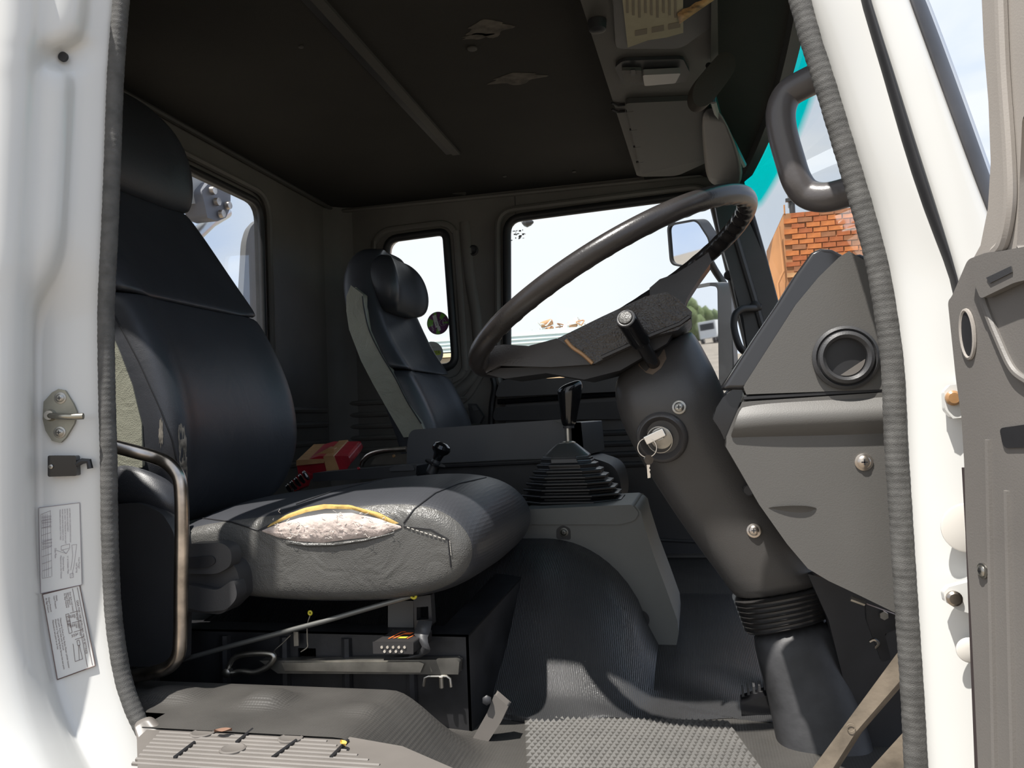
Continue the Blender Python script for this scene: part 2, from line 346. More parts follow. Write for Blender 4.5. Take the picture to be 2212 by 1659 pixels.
# roof bracket and vent at the far edge
br = thing('roof_bracket', 'beige metal bracket at the far end of the roof rib', 'bracket', P(990, 425, Y=1.92))
A, B, C_, D_ = [P(x, y, Y=1.90) for x, y in ((968, 335), (994, 332), (1006, 420), (975, 418))]
g = G().prism(rrect([A, B, C_, D_], .008), (0, .012, 0)); obj('strap', g, M_cons, br, bevel=.003)
obj('slot', G().prism([P(x, y, Y=1.899) for x, y in ((979, 350), (986, 349), (988, 364), (981, 365))], (0, -.002, 0)), M_black, br)
ve = thing('roof_vent', 'slatted dark grey air vent high on the passenger side rear roof edge', 'vent', P(890, 405, Y=1.92))
obj('frame', G().prism(rrect([P(x, y, Y=1.925) for x, y in ((826, 374), (955, 366), (960, 398), (818, 410))], .012), (0, -.006, 0)), M_ceil, ve, bevel=.002)
for k in range(4):
    y = 379+k*8
    obj('slat', G().prism([P(x, yy, Y=1.915) for x, yy in ((830, y+1), (953, y-7), (953, y-4), (829, y+5))], (0, -.006, 0)), M_trim, ve)
# outer roof
g = G().prism([(XR-.03, .0, 1.47), (XR-.03, 2.03, 1.47), (.10, 2.03, 1.47), (.10, .0, 1.47)], (0, 0, .03))
struct('trim_2', g, M_white, 'white outer roof skin of the cab', 'trim', bevel=.01)
# driver side wall: behind the door opening with quarter window, and the header above the door, its unseen edge lowered to cut off the sun
qn = rrect([(-1.19, .035, .72), (-.93, .035, .72), (-.95, .035, 1.26), (-1.17, .035, 1.26)], .04)
g = G().prism([(-1.46, .035, -.3), (-.905, .035, -.3), (-.885, .035, 1.275), (-.80, .035, 1.235), (-.6, .035, 1.20), (-.3, .035, 1.17), (.0, .035, 1.15), (.12, .035, 1.12), (.16, .035, 1.49), (-1.46, .035, 1.49)], (0, -.035, 0), [qn], m=0, mback=1)
struct('wall_right', g, [M_trim, M_white], 'white driver side cab wall behind the door opening', 'wall')
# ------------------------------------------------------------------ floor
def floor_z(x, y):
    # raised rubber-covered ledge at the rear part of the sill, foot well in front
    t = max(0, min(1, (-.33-x)/.16)); t = t*t*(3-2*t)
    u = max(0, min(1, (.27-y)/.13)); u = u*u*(3-2*u)
    z = .105*t*u + .008*t
    for cx, cy, sx_, sy_, h in ((-.66, .075, .035, .03, .016), (-.83, .08, .05, .03, .012), (-.50, .06, .03, .02, .006)):
        z += h*math.exp(-((x-cx)/sx_)**4-((y-cy)/sy_)**4)
    return z
rows = []
xs = [-1.42+i*.0125 for i in range(148)]; ys = [-.045, -.03]+[-.0175+j*.0125 for j in range(28)]+[.38, .45, .6, 1.0, 1.5, 1.96]
g = G(); g.loft([[V((max(x, -.79) if y < .02 else x, y, floor_z(x, y))) for x in xs] for y in ys], closed=False, caps=False)
g.prism([(-1.42, -.0, -.02), (.43, -.0, -.02), (.43, 1.96, -.02), (-1.42, 1.96, -.02)], (0, 0, -.03), m=1)
fl = struct('floor', g, [M_fmat, M_dark], 'dark rubber covered cab floor with raised ledge by the sill', 'floor', recalc=False)
# tunnel: vinyl covered engine hump
def tun(x, t):
    q = max(0, min(1, (x+.34)/.225)); H = .03+.235*max(0, 1-q*q)**.55
    prof = [(.355, .0), (.362, .035), (.40, .10), (.46, .32), (.52, .58), (.585, .82), (.66, .96), (.80, 1.0), (1.1, 1.0), (1.25, .8), (1.32, .0)]
    k = t*(len(prof)-1); i = min(int(k), len(prof)-2); f = k-i
    y = prof[i][0]*(1-f)+prof[i+1][0]*f; z = prof[i][1]*(1-f)+prof[i+1][1]*f
    y = y+(.03*sin(x*9+1)*(1-t) + .008*sin(x*31+t*17))*(1 if t < .6 else .2)
    z = z*H+.004*sin(x*40+t*23)*sin(pi*min(1, t*2))
    return V((x, y, z+.001))
g = G().loft([[tun(-1.38+i*.02, j/44) for j in range(45)] for i in range(86)], closed=False, caps=False)
tn = obj('tunnel_cover', g, M_rmat, kind='structure'); tag(tn, 'ribbed black vinyl covering over the engine tunnel', 'floor covering')
# ------------------------------------------------------------------ near opening: jamb and seals
LJ = [(-60, 250, 196, 186, 166, 93, 60), (0, 247, 193, 183, 163, 91, 57), (70, 243, 190, 178, 158, 88, 54), (88, 242, 189, 165, 138, 87, 53), (105, 241, 187, 140, 104, 85, 51),
      (128, 240, 186, 126, 95, 84, 50), (148, 238, 185, 136, 104, 82, 48), (163, 237, 183, 155, 136, 81, 46), (185, 236, 181, 153, 138, 80, 43), (300, 231, 174, 148, 133, 72, 38),
      (400, 227, 168, 143, 128, 68, 33), (500, 222, 160, 138, 122, 64, 28), (560, 219, 152, 130, 112, 62, 25), (600, 217, 138, 112, 95, 61, 20), (630, 215, 120, 92, 78, 60, 16), (660, 214, 100, 74, 66, 60, 14),
      (690, 212, 80, 68, 64, 60, 10), (750, 213, 72, 66, 63, 58, 6), (900, 217, 72, 68, 64, 56, 2), (1100, 220, 74, 70, 66, 54, 0), (1250, 224, 82, 76, 70, 56, 2),
      (1330, 230, 92, 82, 74, 60, 6), (1400, 238, 104, 92, 80, 66, 12), (1500, 258, 130, 114, 100, 84, 28), (1580, 282, 162, 144, 126, 108, 50), (1640, 300, 195, 174, 152, 132, 75), (1760, 340, 265, 240, 210, 190, 130)]
JY = (.0, -.028, -.036, -.064, -.074, -.115)
rings = []
for r in LJ:
    row = [P(r[1]+26, r[0], Y=.012)]+[P(r[k+1], r[0], Y=JY[k]) for k in range(6)]+[P(r[6]-90, r[0], Y=-.135), P(r[6]-300, r[0], Y=-.14)]
    row.append(row[-1]+V((-.05, .05, 0)))
    rings.append(row)
g = G().loft(rings, closed=False, caps=False)
t3 = struct('trim_3', g, M_white, 'white painted rear door jamb left of the driver door opening', 'trim', recalc=False, subd=1)
t3.modifiers.new('thick', 'SOLIDIFY').thickness = .004; t3.modifiers['thick'].offset = -1 if False else 1
RJ = [(-60, 1728, 1847, 1868, 1945, 1975), (0, 1745, 1858, 1881, 1966, 2002), (160, 1800, 1908, 1934, 2024, 2062), (300, 1840, 1946, 1977, 2075, 2112), (450, 1890, 1994, 2026, 2130, 2165),
      (560, 1916, 2040, 2058, 2180, 2215), (640, 1930, 2065, 2080, 2215, 2240), (850, 1953, 2097, 2112, 2240, 2262), (1100, 1963, 2112, 2127, 2242, 2265), (1340, 1978, 2128, 2143, 2252, 2272),
      (1500, 1988, 2138, 2152, 2258, 2280), (1660, 1998, 2146, 2160, 2266, 2290), (1780, 2006, 2152, 2168, 2276, 2300)]
g = G().loft([[P(r[1]-26, r[0], Y=.014), P(r[1], r[0], Y=0), P(r[1]+35, r[0], Y=-.024), P(r[2]-4, r[0], Y=-.044), P(r[2], r[0], Y=-.044), P(r[3], r[0], Y=-.048), P(r[3]+6, r[0], Y=-.054), P(r[4]-12, r[0], Y=-.060), P(r[4], r[0], Y=-.055), P(r[5]+6, r[0], Y=.03)] for r in RJ], closed=False, caps=False)
t4 = struct('trim_4', g, M_white, 'white painted front door jamb and windscreen pillar right of the opening', 'trim', recalc=False, subd=2)
t4.modifiers.new('thick', 'SOLIDIFY').thickness = .004; t4.modifiers['thick'].offset = 1
def strip(rows, a, b, Ya, Yb, bulge, n=5):
    rr = []
    for r in rows:
        A, B = P(r[a], r[0], Y=Ya), P(r[b], r[0], Y=Yb)
        rr.append([A.lerp(B, k/n)+V((0, -bulge*sin(pi*k/n), 0)) for k in range(n+1)]+[B+V((0, .01, 0)), A+V((0, .01, 0))])
    return rr
obj('rubber_strip', G().loft(strip(RJ, 2, 3, -.047, -.050, .010)), M_black, t4, subd=1)
obj('windscreen_rubber', G().loft(strip(RJ[:9], 4, 5, -.056, -.02, .008)), mat('weathered_rubber', (.055, .055, .06), .5, var=.3, vs=12), t4, subd=1)
# hole and small dents in the rear jamb
c = P(142, 126, Y=-.042)
obj('bolt_hole', G().lathe([(0, .0072), (.004, .0072)], c+V((0, -.003, 0)), (.15, -1, 0), 20), M_black, t3)
# door seal with fine cross ribs
def rib_tube(path, r, step=.0022, n=12, flat=1.0):
    L = [0]
    for a, b in zip(path, path[1:]): L.append(L[-1]+(b-a).length)
    pts = []; k = 0; N_ = int(L[-1]/step)
    for i in range(N_+1):
        s = L[-1]*i/N_
        while k < len(L)-2 and L[k+1] < s: k += 1
        pts.append(path[k].lerp(path[k+1], (s-L[k])/max(1e-9, L[k+1]-L[k])))
    K = len(pts)
    return G().tube(pts, [r*(1+.018*sin(i*2*pi/4.0)+.012*sin(i*.37)+random.uniform(-.006, .006)) for i in range(K)], n, up=(0, -1, 0), flat=flat)
lp = [(268, -60), (262, 0), (250, 160), (243, 350), (237, 500), (231, 620), (229, 700), (231, 850), (235, 1000), (237, 1150), (243, 1300), (254, 1400), (270, 1480), (296, 1550), (325, 1600), (360, 1640)]
g = rib_tube(spl([P(x, y, Y=-.002) for x, y in lp], 10), .0122)
s1 = struct('trim_5', g, M_seal, 'ribbed grey rubber door seal on the left side of the opening', 'trim')
rp = [(1706, -60), (1727, 0), (1752, 90), (1778, 170), (1822, 315), (1868, 470), (1896, 580), (1916, 700), (1928, 800), (1934, 950), (1944, 1100), (1958, 1320), (1970, 1500), (1978, 1660), (1985, 1760)]
g = rib_tube(spl([P(x, y, Y=-.002) for x, y in rp], 10), .0130)
s2 = struct('trim_6', g, M_seal, 'ribbed grey rubber door seal on the right side of the opening', 'trim')
# sill step plate
def sl_(x, y): return P(x, y, Z=.098)
sp = [(296, 1615), (318, 1594), (470, 1590), (760, 1612), (870, 1632), (1000, 1690), (1000, 1760), (300, 1760)]
g = G().prism([sl_(x, y) for x, y in sp], (0, 0, .012))
si = struct('trim_7', g, M_sill, 'grey ribbed plastic sill step plate at the bottom of the door opening', 'trim', bevel=.004)
for k in range(9):
    y0 = -.052-k*.012
    a = (-.755+.004*k, y0, .109); b = (-.50+.02*k, y0, .109)
    obj('tread_rib', G().tube([a, b], .0028, 6), M_sill, si)
for px, py in ((438, 1604), (628, 1616), (503, 1640)):
    c = sl_(px, py)+V((0, 0, .010))
    obj('round_button', G().lathe([(0, .017), (.004, .017), (.005, .0145), (.004, .013)], c, (0, 0, 1), 24), M_sill, si)
for a, b in (((420, 1626), (378, 1659)), ((546, 1597), (512, 1625)), ((640, 1622), (590, 1659)), ((752, 1622), (716, 1659))):
    A, B = sl_(*a)+V((0, 0, .0135)), sl_(*b)+V((0, 0, .0135))
    obj('moulded_groove', G().tube([A, B], .0026, 6), M_black, si)
# side of the sill below
g = G().prism([(-.72, .02, .06), (-.40, .02, .05), (-.22, .02, -.05), (.42, .02, -.05), (.42, .02, -.3), (-.72, .02, -.3)], (0, -.08, 0))
struct('trim_8', g, M_white, 'white cab body below the sill', 'trim', bevel=.01)
# torn rubber flap in the lower left corner of the opening
g = G().loft([[P(x, y, Y=yy-.035) for x, y, yy in r] for r in (
    ((286, 1568, -.01), (300, 1600, -.02), (296, 1640, -.035)), ((302, 1556, .0), (322, 1590, -.012), (330, 1622, -.03)), ((322, 1548, .0), (345, 1580, -.01), (372, 1600, -.02)), ((335, 1556, .02), (372, 1592, .0), (412, 1606, -.01)))], closed=False, caps=False)
o = obj('rubber_flap', g, M_sill, subd=2); o.modifiers.new('t', 'SOLIDIFY').thickness = .002
tag(o, 'torn grey rubber flap at lower left corner of the door opening', 'flap')
# ------------------------------------------------------------------ windscreen and pillars
def wx(u, z): return .205+.27*(1.38-z)+.055*(1-u*u)+(-.10*max(0, abs(u)-.86)/.14*.14*3)
g = G().loft([[V((wx(-1+2*j/24, z), .97+.97*(-1+2*j/24), z)) for j in range(25)] for z in [.55+.83*k/12 for k in range(13)]], closed=False, caps=False)
w4 = struct('window_4', g, M_wind, 'curved windscreen with green tinted band along its top', 'window', recalc=False)
g = G().loft([[V((wx(-1+2*j/24, 1.38)-d, .97+.97*(-1+2*j/24), z)) for d, z in ((.012, 1.345), (-.012, 1.335), (-.03, 1.40), (.02, 1.43), (.13, 1.45), (.13, 1.41), (.02, 1.37))] for j in range(25)])
struct('trim_9', g, M_char, 'dark header trim along the top of the windscreen', 'trim')
g = G().loft([[V((-.14, y, 1.45)), V((-.14, y, 1.405)), V((.10, y, 1.40)), V((wx((y-.97)/.97, 1.38)-.01, y, 1.365)), V((wx((y-.97)/.97, 1.38)-.01, y, 1.42))] for y in (.0, .3, .6, .97, 1.3, 1.6, 1.94)])
struct('trim_10', g, M_ceil, 'dark lining between headliner and windscreen header', 'trim')
g = G().prism([P(x, y, Y=1.86) for x, y in ((1536, 398), (1606, 372), (1617, 475), (1658, 570), (1690, 700), (1720, 860), (1630, 860), (1606, 690), (1563, 540))], (0, .085, 0))
ap = struct('trim_11', g, M_char, 'black far windscreen pillar on the passenger side', 'trim', bevel=.012)
obj('pillar_ridge', G().tube([P(1580, 480, Y=1.855), P(1628, 640, Y=1.855), P(1662, 760, Y=1.855)], .012, 8), M_char, ap)
obj('window_seal', G().tube([P(1560, 480, Y=1.875), P(1584, 590, Y=1.875), P(1612, 720, Y=1.875), P(1632, 840, Y=1.875)], .013, 8), M_black, ap)
obj('glass_edge', G().tube([P(1610, 420, Y=1.9), P(1650, 560, Y=1.9), P(1684, 690, Y=1.9), P(1700, 760, Y=1.9)], .012, 8), M_black, ap)
obj('stop_button', G().lathe([(0, .017), (.03, .017), (.034, .012)], P(1578, 597, Y=1.92), (-.3, -1, 0), 14), M_black, ap)
gh = thing('grab_handle', 'black curved grab handle on the far windscreen pillar', 'handle', P(1605, 750, Y=1.80))
obj('bar', G().tube(spl([P(x, y, Y=yy) for x, y, yy in ((1640, 664, 1.85), (1622, 666, 1.82), (1602, 668, 1.80), (1588, 680, 1.79), (1585, 705, 1.79), (1592, 735, 1.79), (1602, 755, 1.80), (1618, 765, 1.84))], 5), .0125, 10), M_black, gh)
obj('mount', G().lathe([(0, .02), (.03, .018), (.034, .012)], P(1633, 663, Y=1.86), (-.2, -1, 0), 16), M_black, gh)
g = G().loft([[P(*a, Y=b) for a, b in r] for r in ((((1512, 240), 1.12), ((1520, 330), 1.46), ((1526, 400), 1.78)), (((1536, 236), 1.11), ((1562, 335), 1.46), ((1566, 404), 1.76)), (((1556, 232), 1.10), ((1606, 350), 1.50), ((1604, 403), 1.76)))], closed=False, caps=False)
t12 = struct('trim_12', g, M_char, 'grey lining at the top of the far windscreen pillar', 'trim', subd=2, recalc=False)
t12.modifiers.new('t', 'SOLIDIFY').thickness = .004
# ------------------------------------------------------------------ overhead console
zc = 1.36
oc = thing('overhead_console', 'grey overhead storage console along the windscreen header', 'console', (-.05, 1.0, zc))
g = G().prism(rrect([(-.185, .35, zc), (.07, .35, zc), (.09, 1.65, zc), (-.02, 1.78, zc), (-.155, 1.74, zc)], .03), (0, 0, .08))
obj('body', g, M_cons, oc, bevel=.015)
g = G().prism(rrect([P(x, y, Z=zc-.001) for x, y in ((1350, 212), (1528, 204), (1545, 330), (1385, 368))], .015), (0, 0, -.014)); obj('storage_lid', g, mat('lid_plastic', (.036, .035, .034), .6, bump=('noise', 600), bs=.1), oc, bevel=.004)
for x, y in ((1358, 240), (1366, 280), (1374, 317), (1380, 350)):
    obj('hinge_pin', G().tube([P(x-6, y, Z=zc-.012), P(x+10, y-2, Z=zc-.012)], .0035, 6), M_black, oc)
for d in (0, 14):
    obj('band', G().tube([P(1322, 222+d, Z=zc-.002), P(1335, 228+d, Z=zc-.004), P(1350, 226+d, Z=zc-.002)], .0035, 6), M_black, oc)
lamp = G().prism(rrect([P(x, y, Z=zc-.001) for x, y in ((1328, 138), (1345, 124), (1475, 120), (1490, 150), (1478, 172), (1345, 176))], .012), (0, 0, -.008))
ln = obj('reading_lamp', lamp, M_black, oc, bevel=.003)
obj('lamp_lens', G().prism(rrect([P(x, y, Z=zc-.012) for x, y in ((1388, 150), (1470, 146), (1458, 168), (1392, 174))], .006), (0, 0, -.014)), mat('lens', (.20, .195, .19), .25), ln, bevel=.003)
obj('lamp_switch', G().prism(rrect([P(x, y, Z=zc-.010) for x, y in ((1343, 145), (1385, 145), (1388, 172), (1350, 174))], .005), (0, 0, -.008)), M_cons, ln, bevel=.002)
obj('switch_rocker', G().prism([P(x, y, Z=zc-.019) for x, y in ((1362, 149), (1372, 148), (1374, 160), (1364, 161))], (0, 0, -.003)), M_black, ln)
g = G().prism(rrect([P(x, y, Z=zc-.001) for x, y in ((1320, -70), (1555, -80), (1540, 50), (1470, 100), (1330, 100))], .02), (0, 0, -.006)); obj('document_tray', g, M_char, oc, bevel=.003)
obj('knob', G().lathe([(0, .02), (.02, .018), (.024, .01)], P(1290, 45, Z=zc-.001), (0, 0, -1), 16), M_black, oc)
obj('side_rail', G().prism([P(x, y, Z=zc-.003) for x, y in ((1536, -60), (1549, -60), (1551, 120), (1535, 130))], (0, 0, -.012)), M_cons, oc, bevel=.003)
pap = thing('document', 'yellowed printed paper sheet tucked into the overhead console', 'paper', P(1400, 60, Z=zc-.02))
zp = zc-.012
obj('sheet', G().prism([P(x, y, Z=zp) for x, y in ((1338, -60), (1475, -60), (1476, 70), (1440, 80), (1400, 86), (1356, 102))], (0, 0, -.001)), M_paper, pap)
g = G()
for k in range(9):
    x = 1352+k*13
    g.prism([P(a, b, Z=zp-.0015) for a, b in ((x, -30), (x+5, -30), (x+6, 28+5*(k % 3)), (x+1, 28+5*(k % 3)))], (0, 0, -.0003))
for k in range(3):
    x = 1372+k*36; y = 66-k*7
    g.prism([P(a, b, Z=zp-.0015) for a, b in ((x, y), (x+26, y-5), (x+26, y+7), (x, y+12))], (0, 0, -.0003))
obj('print', g, mat('faded_ink', (.17, .145, .11), .8), pap)
o = obj('striped_tape', G().loft([[P(1463+k*13, 30-k*7-3*(k % 2), Z=zp-.004), P(1468+k*13, 52-k*9, Z=zp-.006)] for k in range(8)], closed=False, caps=False), mat('red_white_tape', (.34, .20, .08), .5, var=.7, vs=45), recalc=False)
o.modifiers.new('t', 'SOLIDIFY').thickness = .001
tag(o, 'crumpled red and yellow striped tape strip beside the tucked paper', 'tape')
# interior rear-view mirror
im = thing('interior_mirror', 'dark interior rear-view mirror seen from its back below the console', 'mirror', P(1530, 190, Y=.80))
g = G().prism(rrect([P(x, y, Y=.80) for x, y in ((1545, 124), (1572, 128), (1578, 160), (1560, 188), (1520, 240), (1494, 244), (1482, 222), (1490, 190))], .02), (.012, -.03, 0)); obj('housing', g, mat('mirror_housing', (.035, .028, .022), .6, bump=('noise', 300), bs=.2), im, bevel=.008)
obj('stem', G().tube(spl([P(1540, 222, Y=.82), P(1540, 170, Y=.82), P(1530, 140, Y=.84)], 5), .007, 8), M_black, im)
cb = obj('cable', G().tube(spl([P(1538, 205, Y=1.02), P(1556, 262, Y=1.22), P(1583, 310, Y=1.38), P(1606, 356, Y=1.56)], 6), .010, 8), mat('green_cable', (.01, .06, .055), .3)); tag(cb, 'dark green cable running along the windscreen header to the pillar', 'cable')
# ------------------------------------------------------------------ seats
UV = [(-1, .62), (-1, .3), (-.965, .1), (-.88, -.03), (-.74, -.02), (-.6, .08), (-.3, .11), (0, .12), (.3, .11), (.6, .08), (.74, -.02), (.88, -.03), (.965, .1), (1, .3), (1, .62), (.95, .9), (.8, 1), (0, 1), (-.8, 1), (-.95, .9)]
def back_rings(rows, yc, flatness=1.0):
    out = []
    for z, xf, w, t, lean in rows:
        out.append([V((xf+(-v*t if v > 0.2 else -v*t*flatness), yc+u*w, z+lean*v*t)) for u, v in UV])
    return out
def seat_back(name, rows, yc, parent, m):
    g = G().loft(back_rings(rows, yc)); return obj(name, g, m, parent, subd=2)
def bvh(o):
    dg = bpy.context.evaluated_depsgraph_get(); dg.update()
    e = o.evaluated_get(dg); me = e.to_mesh()
    t = BVHTree.FromPolygons([v.co.copy() for v in me.vertices], [list(p.vertices) for p in me.polygons]); e.to_mesh_clear(); return t
def S(t, px, py, off=.002):
    d = (MR @ Vector((px-CX, CY-py, -FPX))).normalized()
    h = t.ray_cast(CAMP, d)
    if h[0] is None:
        best = None
        for k in range(60):
            q = t.find_nearest(CAMP+d*(.6+k*.03))
            if q[0] is not None and (best is None or q[3] < best[3]): best = q
        return best[0]+best[1]*off
    n = h[1] if h[1].dot(d) < 0 else -h[1]
    return h[0]+n*off
def seam(t, pts, r, m, parent, name='seam', off=.0008, n=10):
    q = []
    for a, b in zip(pts, pts[1:]):
        for k in range(n): q.append((a[0]+(b[0]-a[0])*k/n, a[1]+(b[1]-a[1])*k/n))
    q.append(pts[-1]); p = [S(t, x, y, off) for x, y in q]; p = [x for x in p if x is not None]
    if len(p) < 3: return None
    return obj(name, G().tube(p, r, 6), m, parent)
CUSH = [(-.955, .345), (-.90, .372), (-.78, .385), (-.65, .398), (-.54, .408), (-.46, .410), (-.40, .395), (-.362, .36), (-.348, .32), (-.362, .275), (-.405, .245), (-.48, .228), (-.60, .220), (-.78, .225), (-.90, .245), (-.955, .29)]
def cushion(dx, y0, y1, parent, m, mside, dz=0):
    ws = y1-y0; rings = []
    for f, ins, dome in ((0, .055, -.006), (.008, .030, -.004), (.03, .014, -.002), (.085, .004, 0), (.2, 0, .008), (.35, -.002, .014), (.5, -.004, .016), (.65, -.002, .014), (.8, 0, .008), (.915, .004, 0), (.97, .014, -.002), (.992, .030, -.004), (1, .055, -.006)):
        cx, cz = -.65, .315; r = []
        for x, z in CUSH:
            hx = (x-cx)/.305; hz = (z-cz)/.09
            r.append(V((x-ins*hx+dx, y0+ws*f, z-ins*hz*.75+(dome if z > .33 else 0)+dz)))
        rings.append(r)
    g = G(); g.loft(rings); K = len(CUSH)
    # side bands use the paler vinyl
    for i, f in enumerate(g.f):
        ri = min(f)//K
        if ri < 2 or ri > 9: g.m[i] = 1
    g.m[-1] = g.m[-2] = 1
    return obj('cushion', g, [m, mside], parent, subd=2)
ds = thing('driver_seat', 'charcoal vinyl driver seat with torn cushion nearest the door', 'seat', (-.68, .45, 0))
cu = cushion(0, .205, .70, ds, M_perf, M_side)
tb = bvh(cu)
low = [(.345, -.99, .20, .12, 0), (.40, -.945, .235, .14, 0), (.48, -.918, .25, .15, 0), (.56, -.918, .252, .15, .0), (.64, -.938, .252, .15, .05), (.72, -.972, .25, .15, .1), (.79, -1.012, .247, .145, .1), (.80, -1.022, .240, .13, .1)]
bl = seat_back('backrest', low, .455, ds, M_vin)
mid = [(.795, -1.02, .238, .12, .1), (.80, -1.010, .247, .14, .1), (.86, -1.052, .243, .14, .12), (.93, -1.095, .232, .135, .15), (1.0, -1.135, .215, .13, .18), (1.05, -1.165, .198, .12, .2), (1.06, -1.175, .188, .11, .2)]
bm_ = seat_back('upper_backrest', mid, .455, ds, M_vin)
hd = [(1.05, -1.172, .185, .10, .2), (1.055, -1.155, .192, .125, .2), (1.10, -1.142, .190, .135, .2), (1.17, -1.142, .180, .135, .2), (1.24, -1.165, .160, .12, .2), (1.29, -1.205, .125, .09, .2), (1.315, -1.235, .08, .05, .2)]
he = seat_back('headrest', hd, .455, ds, M_vin)
tl = bvh(bl)
# paler side panel on the near flank of the backrest, sunlight in its tone
SPN = [(.47, -1.05), (.47, -.972), (.55, -.972), (.62, -.99), (.68, -1.015), (.73, -1.04), (.765, -1.075), (.77, -1.10)]
g = G().prism([(x, .2105, z) for z, x in SPN], (0, -.0085, 0))
obj('side_panel', g, M_side_sun, ds, bevel=.006, segs=3)
seam(tl, [(247, 680), (300, 780), (345, 880), (372, 950), (385, 1010)], .0016, M_black, ds)
# stitched seams and the tear
for pts in ([(420, 1118), (500, 1128), (560, 1146)], [(872, 1137), (930, 1143), (968, 1165), (974, 1225)], [(872, 1130), (895, 1100), (940, 1066), (990, 1045), (1050, 1032)], [(640, 1090), (720, 1062), (850, 1030), (900, 1020)]):
    seam(tb, pts, .0013, M_black, cu)
g = G()                                        # white stitches beside the corner seam
for (x0, y0), (x1, y1) in (((880, 1139), (966, 1166)), ((972, 1168), (975, 1200))):
    for k in range(9):
        a = S(tb, x0+(x1-x0)*k/9, y0+(y1-y0)*k/9, .002); b = S(tb, x0+(x1-x0)*(k+.6)/9, y0+(y1-y0)*(k+.6)/9, .002)
        if a and b: g.tube([a, b], .0008, 5)
obj('stitching', g, mat('stitch_thread', (.5, .47, .42), .8), cu)
def patch(t, up, lo, n, k, off, jit=0):
    """surface patch between an upper and a lower pixel line, bulged outward"""
    up = [V((x, y, 0)) for x, y in up]; lo = [V((x, y, 0)) for x, y in lo]
    def at(l, f):
        s = f*(len(l)-1); i = min(int(s), len(l)-2); return l[i].lerp(l[i+1], s-i)
    rows_ = []
    for j in range(k+1):
        r = []
        for i in range(n+1):
            q = at(up, i/n).lerp(at(lo, i/n), j/k)
            o_ = off*(sin(pi*i/n)**.6)*(sin(pi*j/k)**.7)+.0012+jit*(random.random()-.5)*sin(pi*i/n)*sin(pi*j/k)
            r.append(S(t, q.x, q.y, o_) or S(t, q.x, q.y+6, o_))
        rows_.append(r)
    return G().loft(rows_, closed=False, caps=False)
upl = [(566, 1146), (600, 1132), (650, 1118), (700, 1110), (760, 1108), (820, 1120), (866, 1136)]
lol = [(566, 1148), (600, 1160), (640, 1169), (700, 1172), (760, 1164), (820, 1158), (868, 1140)]
drk = [(590, 1132), (640, 1112), (700, 1100), (760, 1102), (800, 1110), (845, 1128), (868, 1138)]
obj('tear_gap', patch(tb, [(560, 1144), (600, 1124), (650, 1108), (700, 1099), (760, 1099), (820, 1114), (868, 1134)], lol, 30, 8, .001), M_black, cu)
obj('torn_foam', patch(tb, upl, lol, 60, 16, .006, .003), M_foam, cu)
obj('torn_lining', patch(tb, [(585, 1132), (620, 1113), (660, 1100), (700, 1093), (760, 1094), (820, 1108), (862, 1130)], [(572, 1143), (630, 1118), (665, 1107), (705, 1100), (760, 1101), (805, 1114), (852, 1134)], 40, 4, .005), M_liner, cu)
obj('torn_edge', patch(tb, [(612, 1166), (660, 1172), (720, 1172), (790, 1163), (850, 1150)], [(620, 1176), (670, 1182), (725, 1180), (790, 1170), (852, 1153)], 40, 4, .004, .001), M_side, cu)
# white fibres curling out of the tear
g = G()
for k in range(46):
    x = random.uniform(590, 855); y = random.uniform(1112, 1166)
    p = S(tb, x, y, .006)
    if p:
        a = p; pts = [a]
        for q in range(4): a = a+V((random.uniform(-.005, .005), random.uniform(-.003, .001), random.uniform(-.002, .004))); pts.append(a)
        g.tube(spl(pts, 3), .00035, 4)
o = obj('foam_fibres', g, mat('white_fibre', (.75, .70, .64), .9), cu); o['kind'] = 'stuff'
# worn scuffs on the backrest edge
M_scuff = mat('scuffed_vinyl', (.19, .17, .14), .7, var=.6, vs=80)
def blob(t, cx, cy, rx, ry, m, parent, off=.0006, n=26, name='scuff', seed=1):
    random.seed(seed); ring = []
    ctr = S(t, cx, cy, off)
    for i in range(n):
        a = 2*pi*i/n; k = 1+random.uniform(-.3, .25); p = S(t, cx+rx*k*cos(a), cy+ry*k*sin(a), off)
        ring.append(p if p else ctr)
    g = G().add([ctr]+ring, [[0, 1+i, 1+(i+1) % n] for i in range(n)])
    return obj(name, g, m, parent)
blob(tl, 393, 960, 8, 52, M_scuff, bl, seed=2); blob(tl, 398, 1010, 6, 46, M_scuff, bl, seed=5)
blob(tl, 348, 935, 5, 30, M_scuff, bl, seed=3)
# seat side valance, levers
yv = .165
sv = G().prism(rrect([P(x, y, Y=yv) for x, y in ((240, 1090), (300, 1086), (350, 1108), (376, 1150), (378, 1200), (500, 1212), (516, 1240), (517, 1290), (480, 1328), (415, 1322), (380, 1322), (378, 1440), (240, 1440))], .012), (0, .045, 0))
va = obj('side_cover', sv, M_char, ds, bevel=.012, segs=4)
obj('recliner_lever', G().prism(rrect([P(x, y, Y=.150) for x, y in ((398, 1176), (480, 1172), (500, 1188), (500, 1222), (470, 1240), (420, 1240), (398, 1236))], .012), (0, .03, 0)), M_char, ds, bevel=.008, segs=4)
obj('lever_grip_hollow', G().prism(rrect([P(x, y, Y=.149) for x, y in ((405, 1205), (462, 1200), (468, 1215), (450, 1226), (405, 1228))], .008), (0, -.002, 0)), M_black, ds, bevel=.001)
obj('lower_lever', G().prism(rrect([P(x, y, Y=.148) for x, y in ((398, 1262), (470, 1276), (505, 1250), (514, 1290), (490, 1318), (440, 1322), (398, 1312))], .012), (0, .03, 0)), M_char, ds, bevel=.010, segs=4)
